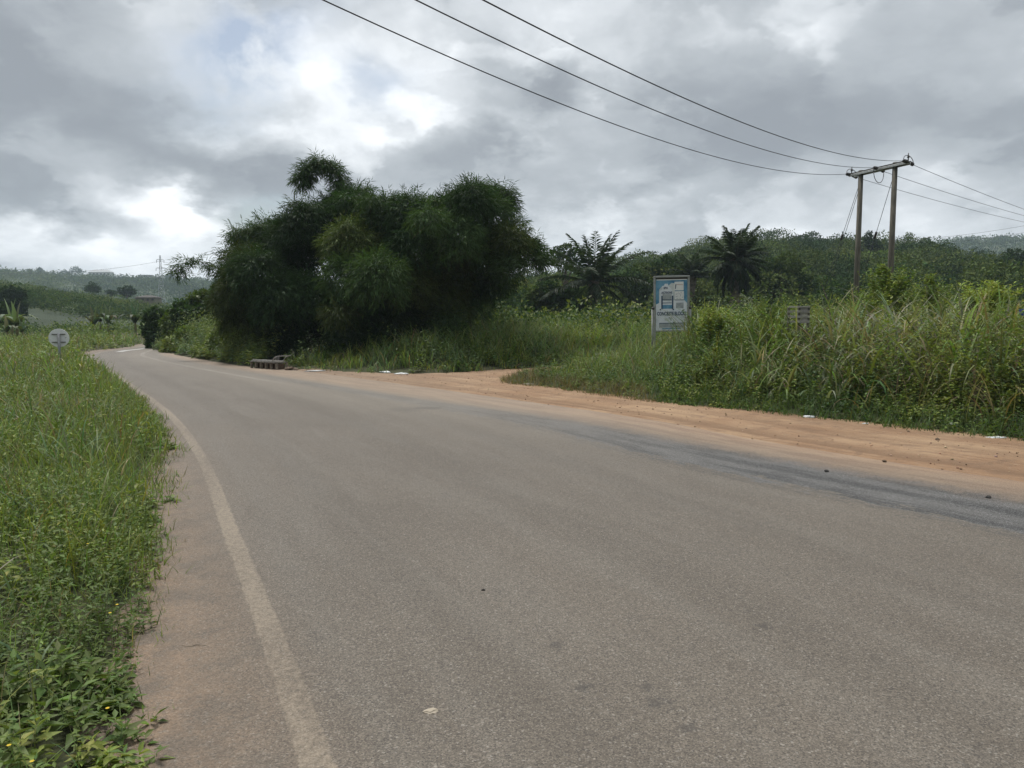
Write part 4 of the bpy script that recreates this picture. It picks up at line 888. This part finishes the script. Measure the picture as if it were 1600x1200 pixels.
rect('print_bar', M_n, .60, .402, .89, .412, 4)
for a_ in (.14, .55): rect('print_dot', M_n, a_ - .02, .58, a_ + .025, .605, 4)
poly_piece('print_mark', M_n, [(.62, .10), (.65, .10), (.63, .19), (.61, .19)], 4)
rect('print_line', mat_noise('print_red', (.40, .15, .13), (.5, .25, .2), 9), .66, .105, .86, .112, 4)
for _ in range(26): a_, c_ = random.uniform(.63, .86), random.uniform(.25, .385); rect('print_dot', M_n, a_, c_, a_ + .014, c_ + .007, 4)
rect('print_bar', M_g, .10, .865, .93, .945, 3); rect('print_bar', M_n, .10, .853, .93, .865, 4); rect('print_bar', M_b, .2, .955, .8, .975, 3)
rect('print_picture', M_cl, .28, .755, .42, .81, 3); rect('print_picture', M_g, .46, .75, .5, .81, 3)
def text(body, u, v, size, mat, sx=1., parent=None):
    c = bpy.data.curves.new('lettering', 'FONT'); c.body = body; c.size = size; c.extrude = .0015; c.align_x = 'CENTER'; c.align_y = 'CENTER'; c.offset = size * .022
    o = bpy.data.objects.new('lettering', c); col.objects.link(o); o.parent = parent or panel; c.materials.append(mat)
    x, _, z = uv(u, v); o.location = (x, -.0185 - .006, z); o.rotation_euler = (R(90), 0, 0); o.scale.x = sx
    bpy.context.view_layer.update(); me = bpy.data.meshes.new_from_object(o); k = link('lettering', me, None, parent or panel, o.location.copy()); k.rotation_euler = o.rotation_euler.copy(); k.scale = o.scale.copy()
    bpy.data.objects.remove(o); return k
text('CONCRETE BLOCKS', .5, .675, .150, M_n, .62)
text('SPA', .31, .168, .085, M_n, .9); text('ACTECHS', .345, .262, .085, M_n, .85)

# ------------------------------------------------------------------ H-frame utility pole
PLb = at(1336, 500, 37.9); PRb = at(1388, 500, 36.0)
zL, zR_ = at(1336, 271, 37.9).z, at(1388, 257, 36.0).z
hp = empty('utility_pole', ((PLb.x + PRb.x) / 2, (PLb.y + PRb.y) / 2, 0.)); hp.location.z = float(ground_z(hp.location.x, hp.location.y))
tag(hp, 'twin wooden utility poles joined by a steel crossarm above the cane grass', 'utility pole'); O = hp.location.copy()
L_ = Vector((PLb.x, PLb.y, 0)) - Vector((O.x, O.y, 0)); R__ = Vector((PRb.x, PRb.y, 0)) - Vector((O.x, O.y, 0)); hL, hR = zL - O.z, zR_ - O.z
hm = (hL + hR) / 2; hL = hR = hm
for e in (L_, R__): part('pole', M_pole, hp, lambda b: tube(b, [e + Vector((0, 0, -.5)), e + Vector((0, 0, hm * .5)), e + Vector((0, 0, hm + .12))], .15, .115, 18))
dirA = (R__ - L_).normalized(); A0 = L_ - dirA * .60; A1 = R__ + dirA * .72; prp = Vector((-dirA.y, dirA.x, 0))
ez = Vector((0, 0, 1)); rotA = dirA.to_track_quat('X', 'Z')
for sg_ in (-1, 1): part('crossarm', M_steel, hp, lambda b: box(b, (A0 + A1) / 2 + prp * .17 * sg_ + ez * (hm - .05), ((A1 - A0).length, .05, .11), rotA, .008))
part('arm_cap', M_dark, hp, lambda b: box(b, (A0 + A1) / 2 + ez * (hm + .045), ((A1 - A0).length * .96, .38, .03), rotA))
phase = [A0 + ez * hm, (A0 + A1) / 2 + ez * hm, A1 + ez * hm]
def disc_ins(b, a, c, n=4, r=.085):
    a = Vector(a); c = Vector(c); tube(b, [a, c], .02, .02, 6)
    for i in range(n):
        p_ = a.lerp(c, (i + .5) / n); d_ = (c - a).normalized() * .022; tube(b, [p_ - d_, p_, p_ + d_], r, r * .55, 12)
def bez(a, c1, c2, b_, n=12): return [a * (1 - t) ** 3 + c1 * 3 * t * (1 - t) ** 2 + c2 * 3 * t * t * (1 - t) + b_ * t ** 3 for t in np.linspace(0, 1, n)]
inc = Vector((-.72, -.69, 0)); outg = Vector((.75, .66, 0))
ins = []
for i, p_ in enumerate(phase):
    a = p_ + inc * .15; c = p_ + inc * .62 - ez * .03; part('insulator', M_dark, hp, lambda b: disc_ins(b, a, c)); a2 = p_ + outg * .15 ; c2 = p_ + outg * .62 - ez * .05
    part('insulator', M_dark, hp, lambda b: disc_ins(b, a2, c2)); ins.append((c, c2))
    drop = -.7 if i == 1 else .36
    part('jumper_wire', M_dark, hp, lambda b: tube(b, bez(c, c + ez * drop * 1.2 + inc * .1, c2 + ez * drop * 1.2 + outg * .1, c2), .017, .017, 6))
    if i != 1: part('pin_insulator', M_dark, hp, lambda b: (tube(b, [p_ + ez * .0, p_ + ez * .42], .028, .022, 8), tube(b, [p_ + ez * .20, p_ + ez * .24, p_ + ez * .3], .06, .04, 10)))
def guy(a, gpx, gpy, gdep, fr):
    e = at(gpx, gpy, gdep) - O; e.z = -.1; a = Vector(a)
    gw = part('guy_wire', M_wire, hp, lambda b: tube(b, [a, e], .013, .013, 5)); 
    if fr:
        m_ = a.lerp(e, fr); dd_ = (e - a).normalized() * .16; part('guy_insulator', M_dark, gw, lambda b: tube(b, [m_ - dd_, m_ - dd_ * .6, m_ + dd_ * .6, m_ + dd_], .06, .06, 10))
guy(L_ + ez * (hm - .35), 1262, 505, 41, .33); guy(L_ + ez * (hm - .6), 1268, 505, 41.3, 0); guy(R__ + ez * (hm - .3), 1318, 505, 40.2, .34)

def fit_span(A, q, phi, b_):
    """height curve z = zA + a s + b s^2 along a plan bearing; a puts the sag where the photo has it"""
    dx_, dy_ = math.sin(phi), math.cos(phi); r = ray(*q); det = r.x * -dy_ + r.y * dx_
    t = (A.x * -dy_ + A.y * dx_) / det; s_ = (r.x * t - A.x) * dx_ + (r.y * t - A.y) * dy_
    return (0, phi, (H + r.z * t - A.z) / s_ - b_ * s_, b_)
def wire(A, fit, S, label, group, rad=.012):
    _, phi, a_, b_ = fit; b = bmesh.new()
    tube(b, [Vector((math.sin(phi) * s_, math.cos(phi) * s_, a_ * s_ + b_ * s_ * s_)) for s_ in np.linspace(0, S, 60)], rad, rad, 5)
    o = link('power_line', fin(b, 'power_line'), M_wire, None, A); tag(o, label, 'power line', group)
def W_(c): return Vector(O) + c
names = ('lowest of the three overhead power lines crossing the sky to the poles', 'middle of the three overhead power lines crossing the sky to the poles', 'highest of the three overhead power lines crossing the sky to the poles')
tgt = [(505, 0), (650, 0), (755, 0)]
for i in range(3):
    A = W_(ins[i][0]); f_ = fit_span(A, tgt[i], R(-142), (.0032, .0029, .0028)[i])
    wire(A, f_, 56, names[i], 'power lines to the utility pole')
names = ('lowest of the three power lines leaving the poles to the right', 'middle of the three power lines leaving the poles to the right', 'highest of the three power lines leaving the poles to the right')
tgt = [(1600, 347), (1600, 337), (1600, 327)]
for i in range(3):
    A = W_(ins[i][1]); f_ = fit_span(A, tgt[i], R(50), .0006)
    wire(A, f_, 75, names[i], 'power lines leaving the utility pole')

# ------------------------------------------------------------------ lattice pylons
M_pyl = mat_noise('pylon_steel', (.30, .31, .32), (.40, .41, .42), 1, .6, 0, .2)
def pylon(label, px, pytop, depth, h, wb, arms, memb):
    p = at(px, pytop, depth); zb_ = p.z - h; root = empty('pylon', (p.x, p.y, zb_), R(25)); tag(root, label, 'pylon', 'steel lattice pylons')
    wd = lambda t: wb * (1 - t) ** 1.3 + wb * .10
    b = bmesh.new(); N = 11; zs = [h * (1 - (1 - i / N) ** 1.25) for i in range(N + 1)]
    cs = lambda z: [Vector((sx * wd(z / h) / 2, sy * wd(z / h) / 2, z)) for sx, sy in ((-1, -1), (1, -1), (1, 1), (-1, 1))]
    for i in range(N):
        a, c = cs(zs[i]), cs(zs[i + 1])
        for k in range(4):
            tube(b, [a[k], c[k]], memb, memb, 4); tube(b, [a[k], c[(k + 1) % 4]], memb * .6, memb * .6, 4); tube(b, [a[(k + 1) % 4], c[k]], memb * .6, memb * .6, 4); tube(b, [c[k], c[(k + 1) % 4]], memb * .6, memb * .6, 4)
    link('lattice_tower', fin(b, 'lattice_tower'), M_pyl, root)
    for fr, ln_ in arms:
        def arm(b):
            for s_ in (-1, 1):
                tip = Vector((s_ * ln_, 0, h * fr)); 
                for c in cs(h * fr)[:4]: tube(b, [c, tip], memb * .8, memb * .6, 4)
                tube(b, [Vector((0, 0, h * fr + h * .02)), tip], memb * .8, memb * .6, 4)
        ar = part('crossarm', M_pyl, root, arm)
        for s_ in (-1, 1): part('insulator', M_dark, ar, lambda b: tube(b, [(s_ * ln_, 0, h * fr), (s_ * ln_, 0, h * fr - h * .045)], memb * 1.3, memb * 1.3, 6))
    return root
pylon('tall lattice pylon on the left, rising above the far ridge', 250, 399, 420, 36, 5.0, [(.93, 1.9), (.80, 2.3), (.66, 2.6)], .11)
pylon('small pale lattice pylon on the hillside behind the left utility pole', 1331, 371, 190, 13, 1.6, [(.9, 1.0), (.72, 1.2)], .05)
def span(p0, p1, sag, label, group, rad):
    b = bmesh.new(); p0, p1 = Vector(p0), Vector(p1)
    tube(b, [(p1 - p0) * t - Vector((0, 0, 4 * sag * t * (1 - t))) for t in np.linspace(0, 1, 24)], rad, rad, 4)
    o = link('power_line', fin(b, 'power_line'), M_wire, None, p0); tag(o, label, 'power line', group)
pt = at(250, 408, 420); span(pt, at(-60, 425, 330), 3, 'faint upper line running left from the tall pylon', 'far power lines', .06)
span(pt, at(420, 420, 520), 3, 'faint upper line running right from the tall pylon towards the bamboo', 'far power lines', .06)
pt = at(250, 417, 420); span(pt, at(420, 430, 520), 3, 'faint lower line running right from the tall pylon', 'far power lines', .06)
span(at(1331, 377, 190), at(1700, 333, 140), 1.5, 'faint far line rising to the right edge above the others of the hill', 'far power lines on the right', .025)
span(at(1331, 384, 190), at(1700, 345, 140), 1.5, 'faint far line rising to the right edge just above the far ridge', 'far power lines on the right', .025)

# ------------------------------------------------------------------ far buildings
def house(label, px, py, depth, w_, d__, h, wall, roofc, floors=1, nwin=4, roof='hip', rz=0.):
    p = at(px, py, depth); root = empty('house', (p.x, p.y, p.z - h), rz); tag(root, label, 'house', 'houses on the hills')
    part('wall', mat_noise('plaster', wall, tuple(c * .85 for c in wall), 1.5, .9, .1), root, lambda b: box(b, (0, 0, h / 2 - 1), (w_, d__, h + 2)))
    Mr = mat_noise('roofing', roofc, tuple(c * .7 for c in roofc), 2, .8, .1)
    def rf(b):
        o_ = .4; hh = w_ * .12 if roof == 'hip' else .25
        a = [b.verts.new(q_) for q_ in ((-w_ / 2 - o_, -d__ / 2 - o_, h), (w_ / 2 + o_, -d__ / 2 - o_, h), (w_ / 2 + o_, d__ / 2 + o_, h), (-w_ / 2 - o_, d__ / 2 + o_, h))]
        if roof == 'hip':
            k = [b.verts.new(q_) for q_ in ((-w_ / 2 + d__ / 2, 0, h + hh), (w_ / 2 - d__ / 2, 0, h + hh))]
            for f in ((a[0], a[1], k[1], k[0]), (a[1], a[2], k[1]), (a[2], a[3], k[0], k[1]), (a[3], a[0], k[0])): b.faces.new(f)
            b.faces.new(a[::-1])
        else:
            k = [b.verts.new(v.co + Vector((0, 0, hh))) for v in a]; b.faces.new(k); b.faces.new(a[::-1])
            for i in range(4): b.faces.new((a[i], a[(i + 1) % 4], k[(i + 1) % 4], k[i]))
    part('roof', Mr, root, rf)
    for fl in range(floors):
        for i in range(nwin):
            x = (i + .5) / nwin * w_ - w_ / 2; z = h * (fl + .5) / floors
            part('window', M_dark, root, lambda b: box(b, (x, -d__ / 2 - .0, z), (w_ / nwin * .45, .12, h / floors * .45)))
    return root
house('long low white house on the far left ridge', 158, 425.5, 890, 26, 9, 4.5, (.62, .62, .60), (.55, .56, .56), 1, 6)
house('pale unfinished multi-storey building on the far ridge left of the pylon', 228, 430, 890, 15, 9, 9, (.36, .35, .32), (.30, .30, .29), 3, 5, 'flat')
house('pale low house between the unfinished building and the pylon on the far ridge', 242, 434, 880, 10, 7, 5, (.42, .41, .38), (.25, .2, .17), 1, 3)
house('small tan house with a brown roof on the crest of the left hill', 232, 465, 224, 6.0, 4, 1.3, (.19, .165, .12), (.07, .06, .05), 1, 4)
house('small white house on the slope of the far right ridge', 1526, 388, 850, 13, 8, 5, (.66, .66, .64), (.5, .5, .5), 1, 3)
house('long dark shed among the trees on the right hill', 1452, 400, 165, 8, 4, 1.6, (.035, .037, .04), (.05, .055, .06), 1, 3, 'flat')

# ------------------------------------------------------------------ roadside display bench of blocks
pb = Vector((*G(420, 576), .0)); be = empty('display_bench', (pb.x, pb.y, 0.0), R(-38)); be.scale = (.86,) * 3; tag(be, 'low rough bench on blocks with sticks laid on top, under the left bamboo clump', 'bench')
M_bs = mat_noise('bleached_stick', (.26, .25, .23), (.42, .40, .37), 6, .9, .4); M_blk = mat_noise('old_block', (.15, .13, .10), (.27, .23, .18), 9, .95, .5); M_wd = mat_noise('grey_wood', (.09, .083, .07), (.18, .165, .145), 6, .9, .4); M_bin = mat_noise('brown_crate', (.085, .06, .04), (.14, .09, .06), 6, .9, .4)
Lb_ = 1.75
for i in range(6):
    x = -Lb_ / 2 + i * Lb_ / 5
    part('leg', M_blk, be, lambda b: box(b, (x, -.22, .12), (.07, .10, .26), bev=.012)); part('leg', M_blk, be, lambda b: box(b, (x, .25, .12), (.07, .10, .26), bev=.012))
for i in range(5):
    x = -Lb_ / 2 + (i + .5) * Lb_ / 5; part('crate', M_bin, be, lambda b: box(b, (x, .03, .11), (.24, .34, .20), bev=.01))
for y_ in (-.24, -.08, .08, .24): part('slat', M_wd, be, lambda b: box(b, (random.uniform(-.03, .03), y_, .275 + random.uniform(0, .008)), (Lb_ + .12, .12, .03), bev=.006))
for i in range(15):
    x = -Lb_ / 2 + .1 + i * .108; part('stick', M_bs, be, lambda b: tube(b, [(x, -.28, .32), (x + random.uniform(-.03, .03), .3, .325)], .018, .014, 6)); part('knob', M_bs, be, lambda b: bmesh.ops.create_icosphere(b, subdivisions=1, radius=.028, matrix=Matrix.Translation((x, -.2, .355))))
for y_ in (-.26, .26): part('rail', M_bs, be, lambda b: (tube(b, [(Lb_ / 2 - .32, y_, .29), (Lb_ / 2 - .05, y_, .50), (Lb_ / 2 + .25, y_, .56)], .018, .016, 6)))
for i in range(4): x = Lb_ / 2 - .16 + i * .12; part('rail', M_bs, be, lambda b: tube(b, [(x, -.26, .29), (x + .02, -.26, .47 + .02 * i)], .013, .013, 6))
part('rail', M_bs, be, lambda b: tube(b, [(Lb_ / 2 + .2, -.27, .55), (Lb_ / 2 + .2, .27, .55)], .015, .015, 6))

# grey pallet in the tall grass, blue panel at the right edge
D_ = 17.6; p = at(1247, 491, D_); pl_ = empty('pallet', (p.x, p.y, float(ground_z(p.x, p.y))), R(-8)); tag(pl_, 'weathered grey slatted pallet standing upright in the cane grass', 'pallet'); zc = p.z - pl_.location.z
for k, dz_ in enumerate((.17, .06, -.06, -.18)): part('slat', M_bs, pl_, lambda b: box(b, (0, -.05, zc + dz_), (.50, .02, .055 if k else .035), bev=.003))
for x in (-.22, .02, .23): part('post', M_wd, pl_, lambda b: box(b, (x, 0, (zc + .2) / 2 - .1), (.055, .075, zc + .4), bev=.004))
part('backing_board', M_bs, pl_, lambda b: box(b, (.14, -.03, zc), (.20, .015, .34)))
D_ = 15.0; p = at(1604, 488, D_); pn = empty('notice_panel', (p.x, p.y, float(ground_z(p.x, p.y)))); tag(pn, 'small bright blue panel cut by the right edge, above the cane grass', 'panel'); zc = p.z - pn.location.z
part('board', mat_noise('blue_board', (.018, .04, .30), (.03, .06, .38), 5, .5, .05), pn, lambda b: box(b, (0, 0, zc), (.30, .02, .13), bev=.004)); part('post', M_wd, pn, lambda b: box(b, (.02, .035, zc / 2 - .1), (.04, .04, zc + .3), bev=.003))

# ------------------------------------------------------------------ litter, stones, twig
M_pla = mat_noise('white_plastic', (.55, .57, .57), (.72, .73, .72), 8, .4, .3); M_st = mat_noise('stone', (.10, .075, .055), (.19, .14, .10), 14, .95, .7); M_st2 = mat_noise('dark_stone', (.025, .025, .025), (.06, .055, .05), 20, .9, .7)
def rock(label, px, py, r, mat, sq=(1, .8, .65), seed=0, name='stone', cat='stone', group='stones lying on the road side', z=.0):
    x, y = G(px, py); b = bmesh.new(); bmesh.ops.create_icosphere(b, subdivisions=3, radius=r); rd = random.Random(seed)
    k = [Vector([rd.uniform(-1, 1) for _ in range(3)]).normalized() for _ in range(9)]
    for v in b.verts:
        n_ = v.co.normalized(); f = 1 - sum(max(0, n_.dot(q_) - .72) for q_ in k) * 1.1 + .12 * math.sin(7 * n_.x + seed) * math.sin(6 * n_.y + 5 * n_.z); v.co = Vector((n_.x * sq[0], n_.y * sq[1], n_.z * sq[2])) * r * f
    o = link(name, fin(b, name), mat, None, (x, y, z + r * sq[2] * .55)); tag(o, label, cat, group); return o
rock('dark stone on the grey strip at the edge of the orange dirt', 1291, 738, .03, M_st2, seed=1, z=.0)
rock('dark stone on the grey strip near the right edge', 1544, 779, .03, M_st2, seed=2)
rock('brown clod on the orange shoulder near the white bag', 1464, 688, .038, M_st, seed=3)
rock('brown clod on the orange shoulder between road and grass', 1382, 722, .028, M_st, seed=4)
rock('small dark stone lying alone on the asphalt', 755, 924, .012, M_st2, seed=5, z=.006)
rock('pale flat stone pressed into the near asphalt', 674, 1114, .03, mat_noise('pale_stone', (.34, .29, .22), (.42, .36, .28), 20), (1.2, .8, .22), seed=6, z=.006)
rock('pale stone at the tip of the grass by the side track', 824, 602, .11, mat_noise('pale_stone', (.40, .37, .32), (.5, .46, .4), 9), (1.4, .8, .4), seed=7, group='stones lying on the road side')
rock('dark clod on the dirt right of the bench', 455, 578.5, .16, M_st, (1.6, .8, .5), seed=9)
def bag(label, px, py, r, seed, sq=(1.3, .8, .6), name='plastic_bag', cat='plastic bag'):
    x, y = G(px, py); b = bmesh.new(); bmesh.ops.create_icosphere(b, subdivisions=4, radius=1); rd = random.Random(seed); ph = [rd.uniform(0, 6) for _ in range(6)]
    for v in b.verts:
        n_ = v.co.copy(); f = 1 + .22 * math.sin(5 * n_.x + ph[0]) * math.sin(4 * n_.y + ph[1]) + .12 * abs(math.sin(11 * n_.z + 6 * n_.x + ph[2])) + .07 * math.sin(17 * n_.y + 9 * n_.x + ph[3])
        v.co = Vector((n_.x * sq[0], n_.y * sq[1], max(n_.z, -.55) * sq[2])) * r * f
    for f in b.faces: f.smooth = True
    o = link(name, fin(b, name), M_pla, None, (x, y, r * sq[2] * .5)); o.rotation_euler.z = rd.uniform(-.5, .5); tag(o, label, cat, 'litter along the shoulder'); return o
bag('crumpled white plastic bag at the foot of the right creepers', 1489, 669, .085, 1)
bag('flat white wrapper on the dirt at the right edge', 1556, 684.5, .09, 2, (1.5, .7, .15), 'wrapper', 'wrapper')
bag('small white wrapper at the creeper edge left of the plastic bag', 1264, 653, .075, 3, (1.2, .6, .35), 'wrapper', 'wrapper')
bag('pale scrap of paper at the creeper edge between wrapper and bag', 1352, 662, .05, 4, (1.2, .5, .15), 'paper_scrap', 'paper scrap')
bag('white litter by the grass mound, left one of the pair', 603, 582.8, .16, 5, (1.3, .5, .25), 'litter_scrap', 'litter')
bag('white litter by the grass mound, right one of the pair', 627, 584.8, .15, 6, (1.4, .6, .2), 'litter_scrap', 'litter')
bag('pale scrap on the dirt in front of the dark bamboo', 492, 580, .16, 8, (2.0, .5, .12), 'litter_scrap', 'litter')
x, y = G(300, 1012); b = bmesh.new(); tube(b, [(-.055, -.012, 0), (-.02, .004, .006), (.02, -.002, .004), (.06, .012, .006), (.085, .01, .003)], .0035, .002, 6); tube(b, [(-.01, .002, .005), (.02, .016, .009), (.04, .017, .006)], .002, .001, 5); tube(b, [(-.03, 0, .005), (-.06, .014, .008)], .002, .001, 5)
o = link('twig', fin(b, 'twig'), M_bark, None, (x, y, .0)); tag(o, 'small dark twig lying on the dusty left edge of the asphalt', 'twig')

# loose gravel on the dirt
n = 5200; P = np.column_stack([U(-8, 10, n), U(4, 26, n)]); dd, sg, _ = seg_dist(P, road_R, False); e = dd * sg
k = (e > .6) & (psd(P, Z2) < -.05) & (psd(P, Z3) < -.1) & (np.abs(P[:, 0]) < .76 * P[:, 1] + 2) & (rng.random(n) < np.where(e > 1.6, .9, .3)); P = P[k]; n = len(P)
s = Soup(); b = bmesh.new(); bmesh.ops.create_icosphere(b, subdivisions=1, radius=1); iv = np.array([v.co[:] for v in b.verts]); fi = [tuple(v.index for v in f.verts) for f in b.faces]; b.free()
r = .006 + .014 * rng.random(n) ** 3; zz_ = dirt_z(P[:, 0], P[:, 1])
V = iv[None] * r[:, None, None] * U(.6, 1.3, (n * 3)).reshape(n, 1, 3) * (1 + .18 * rng.normal(0, 1, (n, len(iv), 1))) * np.array([1, 1, .7]) + np.column_stack([P, zz_ + r * .3])[:, None]
cc = np.where(rng.random((n, 1)) < .6, np.array([[.22, .14, .09]]), np.array([[.38, .28, .20]])); s.add(V, fi, vary(cc, n, .06, .25))
M_pb = mat_leaf('pebble', 0., .9, .2); o = link('pebbles', s.mesh('pebbles'), M_pb); tag(o, 'loose small gravel scattered over the orange shoulder', 'gravel', kind='stuff')

# yellow flowers dotted through the near weeds
s = Soup(); pos = [(172, 958), (168, 1107), (50, 1190), (14, 1165), (183, 945), (137, 850)]
for px, py in pos:
    p = at(px, py, (H - .36) / -ray(px, py).z * ray(px, py).y); c = np.array(p)
    n = 6; a = np.linspace(0, 6.28, n, endpoint=False) + random.random(); D = np.column_stack([np.cos(a) * .8, np.sin(a) * .8, np.full(n, .35)])
    leaves(s, np.repeat(c[None], n, 0), nrm(D), np.tile([[0, -.3, 1.]], (n, 1)), np.full(n, .008), np.full(n, .007), np.tile([[.75, .55, .06]], (n, 1)))
    blades(s, c[None] - np.array([[0, 0, .2]]), np.zeros(1), np.array([.2]), np.array([.003]), np.zeros(1), np.zeros(1), np.array([[.08, .1, .04]]), 2)
o = link('wildflowers', s.mesh('wildflowers'), M_leaf); tag(o, 'tiny yellow flowers dotted through the near left weeds', 'wildflowers', kind='stuff')

# ------------------------------------------------------------------ haze
b = bmesh.new(); box(b, (0, 975, 40), (5240, 3240, 100 + 20)); hz_me = fin(b, 'haze')
gz_all = np.empty(len(gr.data.vertices) * 3, np.float32); gr.data.vertices.foreach_get('co', gz_all); zmin, zmax = gz_all[2::3].min() - 1, max(gz_all[2::3].max(), 75) + 16
for v in hz_me.vertices: v.co.z = zmin if v.co.z < 40 else zmax
m = bpy.data.materials.new('haze'); m.use_nodes = True; m.node_tree.nodes.clear(); q = NG(m.node_tree)
vo = q.n('ShaderNodeVolumePrincipled', i_Density=.00032); q.set(vo.inputs['Color'], (.72, .86, 1., 1)); o_ = q.n('ShaderNodeOutputMaterial'); m.node_tree.links.new(vo.outputs[0], o_.inputs['Volume'])
hz_o = link('haze', hz_me, m); tag(hz_o, 'thin pale haze that softens the far ridges', 'haze', kind='stuff')
